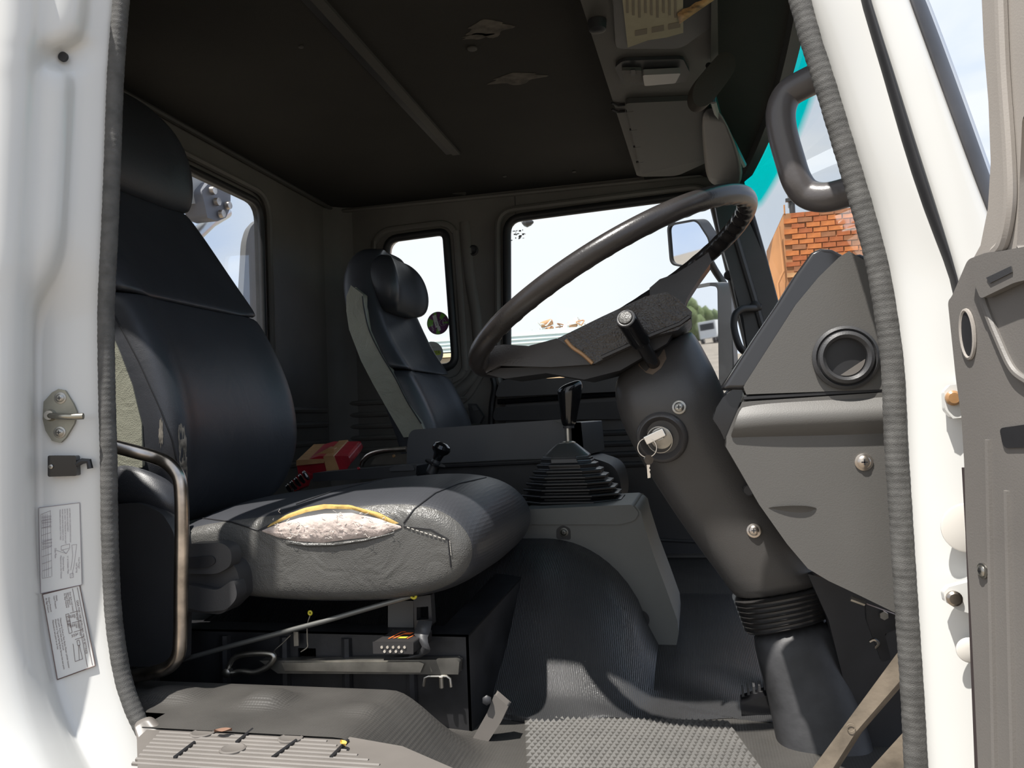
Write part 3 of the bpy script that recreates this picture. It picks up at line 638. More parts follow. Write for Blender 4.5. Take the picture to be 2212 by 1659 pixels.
g = G().loft([[P(x, y, Y=yy) for x, y, yy in r] for r in (((245, 1000, .19), (245, 1050, .17), (245, 1092, .18)), ((300, 1010, .19), (310, 1062, .165), (300, 1090, .18)), ((350, 1030, .2), (365, 1085, .175), (350, 1105, .185)), ((380, 1050, .21), (392, 1100, .2), (380, 1120, .2)))], closed=False, caps=False)
o = obj('loose_cover_fold', g, M_vin, ds, subd=2); o.modifiers.new('t', 'SOLIDIFY').thickness = .002
# mechanism under the cushion (moves with the seat)
def yb(x, y, Y=.26): return P(x, y, Y=Y)
g = G().prism([yb(838, 1298, .30), yb(893, 1298, .30), yb(893, 1385, .30), yb(838, 1385, .30)], (0, .02, 0))
obj('mount_plate', g, mat('grey_steel_plate', (.085, .083, .08), .5, .1), ds, bevel=.002)
g = G().prism([yb(893, 1290, .27), yb(930, 1285, .27), yb(934, 1350, .27), yb(920, 1362, .27), yb(895, 1360, .27)], (0, .02, 0), [[yb(900, 1312, .27), yb(900, 1340, .27), yb(926, 1338, .27), yb(925, 1310, .27)]])
obj('hinge_bracket', g, M_dark, ds, bevel=.002)
obj('upper_rail', G().prism([yb(608, 1432, .245), yb(905, 1430, .245), yb(916, 1434, .245), yb(908, 1453, .245), yb(615, 1449, .245)], (0, .04, 0)), M_metal, ds, bevel=.003)
obj('adjusting_rod', G().tube([yb(395, 1425, .22), yb(500, 1395, .22), yb(700, 1342, .23), yb(893, 1286, .24)], .0045, 10), mat('dull_rod', (.16, .16, .15), .4, .6), ds)
obj('rod_end_clip', G().ring(yb(893, 1286, .235), (0.2, 1, .1), .005, .0022), M_yel, ds)
obj('spring_clip', G().ring(yb(670, 1324, .245), (0, 1, 0), .003, .0018), M_yel, ds)
obj('spring_wire', G().tube(spl([yb(x, y, .25) for x, y in ((670, 1330), (664, 1350), (664, 1385), (664, 1398), (650, 1408))], 4), .0012, 6), M_metal, ds)
obj('release_wire', G().tube(spl([yb(x, y, .25) for x, y in ((628, 1372), (610, 1390), (596, 1402), (590, 1410))], 4), .0012, 6), M_metal, ds)
obj('small_tab', G().prism([yb(634, 1365), yb(644, 1365), yb(645, 1395), yb(635, 1396)], (0, .004, 0)), M_metal, ds)
obj('release_handle', G().tube(spl([yb(x, y, .235) for x, y in ((492, 1444), (508, 1420), (540, 1412), (580, 1412), (592, 1420), (578, 1440), (550, 1452), (520, 1450), (500, 1456))], 6), .0052, 10), M_metal, ds)
obj('handle_joint', G().lathe([(0, .008), (.012, .008), (.014, .005)], yb(496, 1450, .235), (0, -1, 0), 14), M_metal, ds)
# orange-print black connector box under the seat
cbx = thing('control_box', 'small black metal box with orange print and vent holes under the driver seat', 'box', yb(855, 1412, .25))
A = [yb(805, 1386, .215), yb(893, 1386, .215), yb(893, 1413, .215), yb(806, 1412, .215)]
obj('case', G().prism(A, V((.012, .06, .004))), mat('case_black', (.028, .026, .026), .42), cbx, bevel=.003)
T0 = A[0]+V((.012, 0, .0005)); ux = (A[1]-A[0]).normalized(); uy = V((.2, 1, .06)).normalized()
def on(u, v): return A[0]+ux*u+uy*v+V((0, 0, .0012))
g = G(); L_ = (A[1]-A[0]).length
g.add([on(L_*.28, .012), on(L_*.32, .012), on(L_*.37, .05), on(L_*.33, .05)], [[0, 1, 2, 3]]); g.add([on(L_*.74, .012), on(L_*.77, .012), on(L_*.83, .05), on(L_*.80, .05)], [[0, 1, 2, 3]])
g.add([on(L_*.33, .046), on(L_*.44, .046), on(L_*.44, .05), on(L_*.33, .05)], [[0, 1, 2, 3]])
g.add([on(L_*.38, .014), on(L_*.43, .014), on(L_*.50, .034), on(L_*.66, .034), on(L_*.68, .044), on(L_*.48, .044)], [[0, 1, 2, 3, 4, 5]])
obj('orange_marking', g, M_orange, cbx, recalc=False)
g = G(); g.add([on(L_*.50, .014), on(L_*.70, .014), on(L_*.71, .022), on(L_*.51, .022)], [[0, 1, 2, 3]]); obj('yellow_marking', g, M_yel, cbx, recalc=False)
for k in range(9):
    r_, q = (0, k) if k < 5 else (1, k-5)
    c = yb(825+q*12.3+(6 if r_ else 0), 1398+r_*9, .2145)
    obj('vent_hole', G().lathe([(0, .0028), (.0012, .0024)], c, (0, -1, .1), 10), M_chrome, cbx)
st = obj('wiring_strap', G().loft([[P(x, y, Y=Y_), P(x2, y2, Y=Y_)] for x, y, x2, y2, Y_ in ((905, 1340, 934, 1342, .255), (898, 1358, 930, 1364, .25), (895, 1372, 924, 1378, .24), (905, 1384, 925, 1388, .235), (912, 1396, 930, 1402, .232), (905, 1412, 928, 1408, .235), (880, 1418, 905, 1420, .24), (830, 1420, 830, 1426, .24))], closed=False, caps=False), M_char)
st.modifiers.new('t', 'SOLIDIFY').thickness = .002; tag(st, 'folded black strap between seat bracket and the small black box', 'strap')
# seat box (fixed steel pedestal)
sb = thing('seat_box', 'black steel pedestal under the driver seat', 'seat base', (-.68, .45, 0))
fr_y = .275
g = G().prism([(-1.0, fr_y, .165), (-.395, fr_y, .165), (-.395, fr_y, -.0), (-1.0, fr_y, .02)], (0, .006, 0), [[(-.715, fr_y, .135), (-.68, fr_y, .135), (-.68, fr_y, .115), (-.715, fr_y, .115)]])
obj('side_panel', g, M_dark, sb, bevel=.002)
obj('front_panel', G().prism([(-.395, fr_y, .165), (-.355, .62, .215), (-.355, .62, .02), (-.395, fr_y, -.0)], (-.005, 0, 0)), M_dark, sb, bevel=.002)
obj('top_frame', G().prism([(-1.0, fr_y, .165), (-.395, fr_y, .165), (-.355, .62, .215), (-1.0, .62, .215)], (0, 0, -.004), [[(-.93, .31, .170), (-.45, .31, .170), (-.42, .58, .21), (-.93, .58, .21)]]), M_dark, sb)
for x in (-.86, -.74, -.62, -.50):
    obj('pressed_flute', G().tube([(x, fr_y, .155), (x, fr_y-.002, .08), (x, fr_y, .03)], .010, 8), M_dark, sb)
obj('lower_rail', G().prism([P(x, y, Y=.25) for x, y in ((560, 1427), (985, 1425), (992, 1430), (990, 1457), (600, 1455))], (0, .02, 0)), mat('rail_steel', (.20, .19, .17), .4, .8, var=.3, vs=20), sb, bevel=.003)
obj('rail_bracket', G().tube([P(x, y, Y=.25) for x, y in ((915, 1482), (918, 1464), (926, 1461), (965, 1461), (972, 1466), (974, 1484))], .0025, 8), M_metal, sb)
obj('rail_bolt', G().lathe([(0, .004), (.018, .004), (.02, .002)], P(953, 1462, Y=.25), (0, 0, -1), 10), M_metal, sb)
g = G().prism([P(x, y, Y=.24) for x, y in ((1068, 1500), (1098, 1526), (1082, 1560), (1040, 1625), (1016, 1642), (1018, 1600), (1052, 1540))], (.0, .02, 0)); obj('floor_foot', g, M_sill, sb, bevel=.004)
obj('foot_bolt', G().lathe([(0, .008), (.006, .008), (.008, .005)], P(1052, 1512, Y=.238), (.2, -1, .2), 6), M_dark, sb)
# bent grab rail by the seat
o = obj('entry_grab_rail', G().tube(spl([P(x, y, Y=yy) for x, y, yy in ((240, 962, .07), (285, 974, .085), (335, 988, .10), (365, 1003, .10), (386, 1030, .10), (392, 1070, .10), (393, 1150, .10), (391, 1270, .10), (390, 1370, .10), (385, 1415, .10), (365, 1440, .10), (330, 1453, .10), (285, 1462, .12), (240, 1470, .14))], 8), .0112, 14), M_worn)
tag(o, 'bent worn metal grab rail beside the driver seat', 'rail')
tj = bvh(t3)
ja, jb, jc = S(tj, 100, 850, 0), S(tj, 195, 850, 0), S(tj, 140, 1060, 0)
jn = (jb-ja).cross(jc-ja).normalized()
if jn.y > 0: jn = -jn
def J(x, y, off=.001): return PP(x, y, ja+jn*off, jn)
# striker and switch on the rear jamb
dy = -.012
sk = thing('door_striker', 'grey metal door striker plate with looped pin screwed to the rear jamb', 'striker', J(130, 900))
c0 = [(92, 905), (94, 868), (112, 848), (126, 840), (140, 843), (158, 872), (166, 890), (160, 915), (142, 945), (130, 957), (112, 952), (98, 930)]
obj('plate', G().prism([J(x, y, .006) for x, y in c0], -jn*.010), mat('galvanised', (.30, .29, .24), .42, .7, var=.2, vs=30), sk, bevel=.002)
obj('pin', G().tube(spl([J(108, 898, .010), J(128, 899, .026), J(155, 900, .030), J(180, 899, .030)], 5), .0048, 12), mat('steel_pin', (.35, .33, .28), .25, 1), sk)
obj('pin_base', G().lathe([(0, .009), (.008, .007)], J(110, 897, .006), jn, 16), M_metal, sk)
screw(sk, J(130, 860, .006), jn, .0065); screw(sk, J(129, 934, .006), jn, .0065)
sw = thing('door_switch', 'small black plastic door switch below the striker plate', 'switch', J(140, 1007))
obj('body', G().prism(rrect([J(x, y, .014) for x, y in ((103, 984), (164, 984), (166, 1028), (103, 1030))], .003), -jn*.016), M_gloss, sw, bevel=.002)
obj('plunger', G().tube([J(x, y, .010) for x, y in ((165, 1003), (178, 996), (192, 996), (195, 1012))], .0045, 8), M_black, sw)
screw(sw, J(110, 1008, .0145), jn, .0035, washer=False)
# stickers on the jamb, text by small letter rows
def on_quad(q, u, v): a = q[0].lerp(q[1], u); b = q[3].lerp(q[2], u); return a.lerp(b, v)
def letters(txt, p, ux_, uy_, size, m, parent, name='lettering'):
    cu_ = bpy.data.curves.new(name, 'FONT'); cu_.body = txt; cu_.size = 1; cu_.extrude = 0
    t = bpy.data.objects.new('tmp', cu_); COL.objects.link(t); dg = bpy.context.evaluated_depsgraph_get(); dg.update()
    me = bpy.data.meshes.new_from_object(t.evaluated_get(dg)); bpy.data.objects.remove(t)
    ux_ = V(ux_).normalized(); uy_ = V(uy_); uy_ = (uy_-ux_*uy_.dot(ux_)).normalized()
    for v in me.vertices: v.co = V(p)+ux_*v.co.x*size+uy_*v.co.y*size
    me.materials.append(m); o_ = bpy.data.objects.new(name, me); COL.objects.link(o_); o_.parent = parent
    if parent.type == 'EMPTY': o_.location = -parent.location
    return o_
M_pr = mat('grey_print', (.28, .24, .26), .6); M_prd = mat('brown_print', (.12, .07, .06), .6)
yst = -.036
def sticker(name, quad, label, lines, border, mborder, group=None):
    pa_, pb_, pc_ = S(tj, *quad[0], .0), S(tj, *quad[1], .0), S(tj, *quad[3], .0); pn_ = (pb_-pa_).cross(pc_-pa_).normalized()
    if pn_.y > 0: pn_ = -pn_
    mid_ = S(tj, sum(a for a, b in quad)/4, sum(b for a, b in quad)/4, 0); of = max(0, (mid_-pa_).dot(pn_))+.0015
    q = [PP(x, y, pa_+pn_*of, pn_) for x, y in quad]
    th = thing(name, label, 'sticker', q[3]); n = pn_
    obj('paper', G().prism([p-pn_*.0002 for p in q], -pn_*.0006), M_lab, th)
    g = G()
    for a, b in zip(q, q[1:]+q[:1]): g.tube([a+n*.0002, b+n*.0002], border, 4)
    obj('border', g, mborder, th)
    return th, q
s_a, q = sticker('sticker', [(84, 1097), (172, 1086), (177, 1263), (88, 1282)], 'upper printed white data sticker on the rear jamb', None, .0004, M_pr)
dn = (q[3]-q[0]).normalized(); rt = (q[1]-q[0]).normalized(); n = jn*.0004; H_ = (q[3]-q[0]).length; W_ = (q[1]-q[0]).length
def ln(a, b, c, d, th, r=.00022, m=M_pr): return G().tube([on_quad(th, a, b)+n, on_quad(th, c, d)+n], r, 4)
def lines(th, q_, segs, r, m, name='ruled_lines'):
    g = G()
    for a, b, c, d in segs: g.tube([on_quad(q_, a, b)+n, on_quad(q_, c, d)+n], r, 4)
    obj(name, g, m, th)
lines(s_a, q, [(.05, .08, .29, .05), (.05, .83, .26, .83), (.05, .08, .05, .83), (.28, .05, .28, .83)]+[(.05, .08+k*.083, .28, .06+k*.083) for k in range(1, 9)]+[(.10+.05*j, .08, .10+.05*j, .82) for j in range(3)]+
      [(.52, .49, .73, .48), (.52, .54, .73, .53), (.52, .49, .52, .54), (.73, .48, .73, .53), (.78, .50, .80, .62), (.80, .62, .74, .80), (.90, .50, .84, .70), (.84, .70, .76, .88), (.78, .50, .90, .50), (.55, .54, .64, .59), (.64, .59, .72, .54), (.40, .53, .64, .59), (.72, .84, .80, .84), (.72, .89, .80, .89), (.72, .84, .72, .89), (.80, .84, .80, .89)], .00022, M_pr)
for k, (u, v, s_, t_) in enumerate(((.74, .05, 1, 'LEAF SPRING TYPE SUSPENSION AND LOAD'), (.68, .05, 1, 'SENSING VALVE ADJUSTMENT'), (.62, .05, 1, 'NOTE: CHECK THE PRESSURE OF EACH UNIT'), (.56, .05, 1, 'FRONT AND REAR AXLE WEIGHT IN KG'), (.50, .05, 1, 'MEASURED LENGTH ADJUST TO TABLE'), (.93, .66, 1.3, 'Free Plunger'), (.87, .72, 1.3, 'Leaf Spring'), (.66, .62, 1.3, 'L1 at Unladen Mass'), (.55, .62, 1.3, 'Optimum Input'), (.49, .60, 1.3, 'Measured on the Chassis'), (.36, .50, 1.4, 'Data Plate'))):
    letters(t_, on_quad(q, u, v)+n, dn, rt, .0026*s_, M_pr, s_a)
for k in range(6):
    letters('120  43  86  L  35', on_quad(q, .07+.04*k, .10)+n, dn, rt, .0026, M_pr, s_a); letters('75 - 80 - 91', on_quad(q, .07+.04*k, .38)+n, dn, rt, .0026, M_pr, s_a)
s_b, q = sticker('sticker', [(92, 1284), (172, 1264), (206, 1438), (124, 1468)], 'lower printed white valve settings sticker with dark border', None, .0007, M_prd)
q2 = q; dn = (q[3]-q[0]).normalized(); rt = (q[1]-q[0]).normalized()
lines(s_b, q, [(.80, .02, .80, .98), (.93, .02, .93, .98), (.62, .30, .86, .30), (.62, .42, .86, .42), (.62, .53, .86, .53), (.62, .62, .86, .62), (.50, .30, .58, .30), (.50, .53, .58, .53), (.50, .30, .50, .53), (.58, .30, .58, .53), (.50, .42, .58, .42), (.55, .66, .52, .87), (.52, .87, .62, .87), (.66, .64, .72, .64), (.66, .70, .72, .70), (.66, .64, .66, .70), (.72, .64, .72, .70), (.68, .70, .63, .87), (.70, .70, .72, .87), (.63, .87, .72, .87)], .0003, M_prd)
for u, v, s_, t_ in ((.84, .17, 1.7, 'GIGA FVM 1200 LEVELLING VALVE SETTINGS'), (.70, .05, 1.35, 'Rear Axle Load (mass)'), (.65, .05, 1.35, 'Input Pressure'), (.60, .05, 1.35, 'Output Pressure'), (.55, .05, 1.35, 'Air Bag Pressure'), (.33, .05, 1.35, 'Notes'), (.27, .05, 1.35, 'Input Pressure'), (.13, .05, 1.35, 'Output Pressure'), (.06, .05, 1.35, 'Air Bag Pressure'),
                     (.76, .32, 1.3, 'No load'), (.70, .32, 1.3, '4600'), (.65, .32, 1.3, '700'), (.60, .32, 1.3, '240'), (.55, .32, 1.3, '75'), (.76, .43, 1.3, 'Loaded'), (.70, .43, 1.3, '13000'), (.65, .43, 1.3, '700'), (.60, .43, 1.3, '700'), (.55, .43, 1.3, '425'), (.76, .55, 1.3, 'Unit'), (.70, .55, 1.3, 'kg'), (.65, .55, 1.3, 'kPa'), (.60, .55, 1.3, 'kPa'), (.55, .55, 1.3, 'kPa'),
                     (.545, .32, 1.4, 'L = 185 mm'), (.505, .32, 1.4, 'H = 50 mm'), (.33, .32, 1.35, 'Measured at Dual or Rear Brake Master cylinder booster'), (.27, .32, 1.35, 'test point. Front Axle only of circuit'), (.20, .32, 1.35, 'Measured at Tag axle Spring Brake Service line test point'), (.13, .32, 1.35, 'Measured at test point on air line')):
    letters(t_, on_quad(q, u, v)+n, dn, rt, .0024*s_, M_prd, s_b)
# ------------------------------------------------------------------ passenger seat
ps = thing('passenger_seat', 'dark vinyl passenger seat with pale sunlit side panel by the far window', 'seat', (-.75, 1.54, 0))
py_ = 1.545
PR = [(.36, -.80, .22, .13, 0), (.44, -.775, .245, .14, 0), (.53, -.80, .25, .145, .0), (.60, -.828, .25, .145, .05), (.68, -.868, .248, .14, .08), (.705, -.885, .245, .13, .1)]
p1 = seat_back('backrest', PR, py_, ps, M_vin)
PU = [(.70, -.880, .245, .13, .1), (.706, -.876, .25, .14, .1), (.76, -.915, .246, .13, .1), (.84, -.955, .240, .12, .1), (.92, -.985, .225, .115, .1), (.99, -1.005, .20, .11, .1), (1.05, -1.0, .18, .11, .1), (1.10, -.995, .15, .09, .1), (1.128, -1.0, .10, .05, .1)]
p2 = seat_back('upper_backrest', PU, py_, ps, M_vin)
PH = [(.905, -.965, .10, .03, 0), (.915, -.935, .17, .07, 0), (.97, -.922, .185, .10, 0), (1.03, -.932, .18, .12, 0), (1.07, -.948, .16, .10, .1), (1.095, -.968, .12, .07, .1), (1.103, -.985, .08, .04, .1)]
p3 = seat_back('headrest', PH, py_, ps, M_vin)
fl_ = [(748, 640), (748, 672), (754, 712), (780, 780), (806, 830), (832, 876), (872, 945), (920, 940), (908, 910), (880, 870), (852, 815), (820, 762), (796, 712), (784, 660), (784, 636), (758, 616)]
g = G().prism([P(x, y, Y=1.284) for x, y in fl_], (0, .035, 0))
obj('side_panel', g, M_side_sun, ps, bevel=.012, segs=4)  # sunlight on the bolster is put into the panel's pale tone
t2 = bvh(bpy.data.objects[ps.children[-1].name]) if False else None
obj('piping', G().tube(spl([P(x, y, Y=1.282) for x, y in ((783, 640), (786, 665), (797, 712), (821, 762), (853, 815), (880, 868), (910, 915))], 6), .0022, 6), M_black, ps)
cushion(.12, 1.30, 1.79, ps, M_vin, M_side, -.03)
# ------------------------------------------------------------------ centre console area behind the gear lever
tr = thing('centre_tray', 'low black plastic centre tray between the two seats', 'tray', (-.5, 1.0, .3))
obj('side_board', G().prism(rrect([P(x, y, Y=1.0) for x, y in ((893, 928), (1212, 906), (1232, 912), (1255, 912), (1262, 985), (878, 1003), (880, 955), (884, 936))], .008), (0, .012, 0)), mat('tray_board', (.060, .062, .068), .45, var=.08, vs=5), tr, bevel=.002)
obj('base', G().prism(rrect([P(x, y, Y=1.03) for x, y in ((870, 1000), (1262, 984), (1330, 1005), (1345, 1060), (1330, 1130), (870, 1130))], .03), (0, .24, 0)), M_black, tr, bevel=.02, segs=4)
obj('front_lip', G().tube([P(880, 1008, Y=1.02), P(1250, 992, Y=1.02)], .008, 8), M_char, tr)
obj('end_board', G().prism([P(x, y, Y=1.0) for x, y in ((1232, 912), (1255, 912), (1262, 985), (1236, 986))], (.02, .30, 0)), M_char, tr, bevel=.002)
obj('worn_edge', G().prism([P(x, y, Y=.995) for x, y in ((1196, 908), (1212, 906), (1218, 916), (1204, 912))], (0, .004, 0)), M_side, tr)
pb = thing('parking_brake_lever', 'small black mushroom knob lever behind the driver cushion', 'lever', P(938, 1010, Y=.80))
ax = (P(960, 955, Y=.80)-P(938, 1010, Y=.80)).normalized(); b0 = P(932, 1022, Y=.80)
obj('sleeve', G().lathe([(0, .015), (.03, .012), (.035, .010)], b0, ax, 18), M_black, pb)
obj('collar', G().lathe([(0, .010), (.001, .026), (.005, .026), (.006, .010)], b0+ax*.022, ax, 24), M_gloss, pb)
obj('knob', G().lathe([(.022, .008), (.035, .010), (.050, .013), (.058, .021), (.066, .0235), (.074, .020), (.079, .010), (.080, .001)], b0, ax, 24), M_gloss, pb)
rb = thing('wrapped_package', 'red wrapped package bound with brown tape behind the driver seat', 'package', P(700, 1035, Y=.98))
A = [P(x, y, Y=.93) for x, y in ((640, 1000), (690, 985), (752, 985), (758, 998), (750, 1014), (690, 1022), (650, 1052))]
obj('body', G().prism(A, (-.02, .13, .035)), M_red, rb, bevel=.010, segs=3)
for a in (((706, 1020), (732, 1016), (720, 984), (698, 986)), ((640, 1006), (700, 1000), (700, 992), (640, 994))):
    obj('tape_band', G().prism([P(x, y, Y=.925) for x, y in a], (-.02, .14, .038)), M_tape, rb, bevel=.003)
obj('tape_tail', G().prism([P(x, y, Y=.95) for x, y in ((668, 990), (708, 968), (722, 970), (720, 980), (690, 992))], (0, .02, .004)), M_tape, rb, bevel=.002)
obj('seal_flap', G().prism([P(x, y, Y=.90) for x, y in ((630, 1040), (650, 1018), (664, 1026), (655, 1052), (636, 1062))], (0, .03, 0)), M_red, rb, bevel=.004)
wv = thing('seat_belt_stalk', 'black ribbed seat belt stalk between backrest and cushion', 'buckle', P(640, 1050, Y=.78))
for k in range(5):
    c = P(622+k*9, 1057-k*7, Y=.76)
    obj('rib', G().lathe([(0, .008), (.002, .013), (.006, .013), (.008, .008)], c, (1, .2, .6), 14), M_gloss, wv)
pl = thing('belt_plate', 'flat black plastic plate lying beside the driver cushion top', 'plate', P(760, 1014, Y=.80))
obj('plate', G().prism([P(x, y, Y=.78) for x, y in ((676, 1022), (870, 1005), (900, 1004), (898, 1030), (676, 1040))], (0, .08, 0)), M_black, pl, bevel=.004)
obj('red_button', G().lathe([(0, .004), (.004, .003)], P(775, 1012, Y=.779), (0, -1, .3), 12), M_red, pl)
obj('clear_cap', G().prism(rrect([P(x, y, Y=.775) for x, y in ((840, 1012), (858, 1005), (892, 1006), (896, 1016), (842, 1018))], .004), (0, .02, 0)), M_char, pl, bevel=.003)
bh = thing('bent_bar', 'bent bright metal bar on the floor behind the centre tray', 'bar', P(820, 1005, Y=1.1))
obj('bar', G().tube(spl([P(x, y, Y=1.1) for x, y in ((780, 1006), (785, 995), (800, 982), (830, 974), (878, 970))], 6), .0075, 10), M_worn, bh)
obj('bracket', G().prism([P(x, y, Y=1.12) for x, y in ((800, 1004), (812, 985), (878, 980), (880, 1002))], (0, .004, 0)), mat('dirty_bracket', (.10, .085, .065), .7, var=.4, vs=20), bh)
obj('bolt', G().lathe([(0, .005), (.004, .004)], P(851, 985, Y=1.118), (0, -1, 0), 10), M_tape, bh)
# ------------------------------------------------------------------ gear lever, boot and housing
yh = .72
hg = thing('gear_console', 'grey plastic gear lever console saddled over the tunnel', 'console', (-.2, .85, .1))
o1 = [(1128, 1103), (1372, 1092), (1384, 1105), (1390, 1130), (1412, 1200), (1440, 1275), (1463, 1340), (1466, 1368), (1458, 1412), (1410, 1420), (1385, 1395), (1374, 1340), (1352, 1290), (1318, 1235), (1268, 1190), (1212, 1166), (1128, 1163)]
fa = [P(x, y, Y=yh) for x, y in o1]
g = G().prism(fa, (0, .27, 0))
hb = obj('saddle', g, M_hous, hg, bevel=.012, segs=3)
obj('top_rim', G().prism(rrect([P(x, y, Y=yh-.006) for x, y in ((1126, 1101), (1366, 1090), (1380, 1108), (1372, 1124), (1340, 1133), (1128, 1133))], .006), (0, .27, 0)), M_hous, hg, bevel=.006)
obj('screw_recess', G().prism(rrect([P(x, y, Y=yh-.0005) for x, y in ((1202, 1164), (1202, 1142), (1216, 1134), (1232, 1142), (1233, 1166))], .006), (0, -.0012, 0)), M_black, hg)
screw(hg, P(1218, 1150, Y=yh-.002), (0, -1, 0), .0075, mat('dark_zinc', (.12, .12, .11), .4, .9))
obj('screw_recess', G().prism(disc(P(1383, 1338, Y=yh-.0005), (0, 1, 0), .020, 22), (0, -.0012, 0)), M_black, hg)
screw(hg, P(1382, 1338, Y=yh-.002), (0, -1, 0), .0075, mat('dark_zinc2', (.10, .10, .10), .4, .9))
gl = thing('gear_lever', 'gear lever with glossy black knob and ribbed rubber boot', 'gear lever', P(1240, 1095, Y=.88))
def boxring(c, a, b, z, r=.35, ch=.4):
    # octagon-ish section, a half-width X, b half-width Y
    pts = []
    for sx_, sy_, f in ((1, 1, 0), (1, 1, 1), (-1, 1, 1), (-1, 1, 0), (-1, -1, 0), (-1, -1, 1), (1, -1, 1), (1, -1, 0)):
        pts.append(V((c[0]+sx_*a*(1 if not f else ch+.12), c[1]+sy_*b*(ch+.12 if not f else 1), z)))
    return pts
bc = P(1240, 1095, Y=.88); z0 = bc.z+.004; z1 = P(1235, 992, Y=.88).z
rings = []; nb = 9
for k in range(nb):
    f = k/(nb-1); a = .125*(1-f**1.5*.52); b = .105*(1-f**1.5*.5); zz = z0+(z1-z0)*f; dz = (z1-z0)/(nb-1)
    cx_ = bc.x+(-.012)*f
    rings.append(boxring((cx_, .88), a, b, zz)); rings.append(boxring((cx_, .88), a*1.0, b*1.0, zz+dz*.35)); rings.append(boxring((cx_, .88), a*.86, b*.86, zz+dz*.55)); rings.append(boxring((cx_, .88), a*.86, b*.86, zz+dz*.8))
rg = rings[:-2]
obj('boot', G().loft(rg), mat('boot_rubber', (.014, .014, .015), .34, spec=.6), gl, bevel=.0025)
tcx = bc.x-.012; zt = P(1235, 958, Y=.88).z
obj('boot_collar', G().loft([boxring((tcx, .88), .058, .05, z1-.004), boxring((tcx, .88), .056, .048, z1+.010), boxring((tcx, .88), .024, .022, zt), boxring((tcx, .88), .020, .018, zt+.002)]), mat('boot_cap', (.055, .056, .055), .3), gl, bevel=.003)
rodx = P(1228, 955, Y=.88)
obj('rod', G().tube([(rodx.x, .88, zt-.01), (rodx.x+.0, .88, zt+.07)], .0085, 12), M_metal, gl)
obj('rod_collar', G().lathe([(0, .017), (.003, .018), (.006, .012)], (rodx.x, .88, zt), (0, 0, 1), 18), M_metal, gl)
kb = P(1228, 918, Y=.88); kt = P(1233, 826, Y=.88)
def kring(px, py, w, d, slope=0):
    c = P(px, py, Y=.88); return [V((c.x+cos(a)*w, .88+sin(a)*d, c.z+slope*cos(a))) for a in [2*pi*i/16 for i in range(16)]]
obj('knob', G().loft([kring(1229, 921, .012, .012), kring(1229, 917, .018, .017), kring(1229, 900, .021, .019), kring(1230, 872, .026, .022), kring(1231, 850, .031, .024, .002), kring(1231, 838, .032, .024, .006), kring(1232, 830, .027, .021, .008), kring(1233, 826, .016, .012, .005)]), M_gloss, gl, subd=2)
obj('knob_ring', G().lathe([(0, .014), (.006, .014)], kb+V((0, 0, -.008)), (0, 0, 1), 16), M_char, gl)
# ------------------------------------------------------------------ steering wheel
c = V((-.129, .324, .747)); th_, ph = .49, .039
nn = V((-sin(th_)*cos(ph), sin(ph), cos(th_)*cos(ph))).normalized()
uu = V((0, 1, 0)).cross(nn).normalized(); vv = nn.cross(uu)       # uu points forward/up, vv away
wt = thing('steering_wheel', 'large dark brown-black steering wheel with finger grips', 'steering wheel', c-nn*.10)
R_ = .262; K = 300; rings = []
def wp(a, r, h): return c+(uu*cos(a)+vv*sin(a))*r+nn*h
for i in range(K):
    a = 2*pi*i/K; rr = []
    for j in range(20):
        b = 2*pi*j/20; x, z = cos(b)*.0175, sin(b)*.0165
        d = 1.0
        # finger grips scallop the inner underside
        ing = max(0, -cos(b))*(1 if sin(b) < .3 else .3)
        d -= .34*ing*(.5+.5*sin(a*48))
        rr.append(wp(a, R_+x*d, z*d))
    rings.append(rr)
obj('rim', G().loft(rings, loop=True), M_wheel, wt)
# two broad spokes along the pad line, curving down into the hub
def pr(px, py, h=-.02):
    """point on the plane parallel to the wheel at height h"""
    return PP(px, py, c+nn*h, nn)
def strap(pts, w0, w1, m, name, tk=.012):
    sp_ = spl(pts, 8); K_ = len(sp_); rings = []
    for i, p in enumerate(sp_):
        d = (sp_[min(i+1, K_-1)]-sp_[max(i-1, 0)]).normalized(); s_ = nn.cross(d).normalized(); f = i/(K_-1); w = w0*(1-f)+w1*f
        up_ = d.cross(s_).normalized()
        if up_.dot(nn) < 0: up_ = -up_
        rings.append([p+s_*w*a+up_*tk*b for a, b in ((-1, 0), (-.85, .7), (-.4, 1), (.4, 1), (.85, .7), (1, 0), (.85, -.8), (.3, -1.2), (-.3, -1.2), (-.85, -.8))])
    return obj(name, G().loft(rings), m, wt, subd=1)
def flank(name, px, Y0, dY, m, bev=.012, parent=wt):
    return obj(name, G().prism([P(x, y, Y=Y0) for x, y in px], (0, dY, 0)), m, parent, bevel=bev, segs=4)
flank('spoke', ((1040, 770), (1062, 748), (1088, 744), (1142, 747), (1202, 731), (1232, 740), (1281, 787), (1190, 793), (1079, 790), (1050, 806)), .27, .09, M_wheel, .014)
flank('spoke', ((1404, 650), (1403, 622), (1425, 603), (1462, 590), (1500, 566), (1530, 545), (1538, 565), (1508, 606), (1486, 640), (1478, 662), (1440, 660)), .33, .07, M_wheel, .014)
flank('hub_belly', ((1050, 808), (1080, 795), (1190, 792), (1290, 788), (1400, 730), (1462, 705), (1440, 742), (1340, 800), (1262, 820), (1180, 806), (1090, 818)), .29, .14, M_black)
hp = flank('horn_pad', ((1204, 731), (1300, 684), (1395, 640), (1440, 631), (1466, 646), (1495, 674), (1493, 688), (1464, 713), (1411, 725), (1345, 754), (1281, 787)), .245, .17, M_pad, .011)
obj('pad_groove', G().tube(spl([P(x, y, Y=.2445) for x, y in ((1222, 734), (1236, 750), (1258, 765), (1280, 785))], 5), .0030, 6), M_tape, hp)
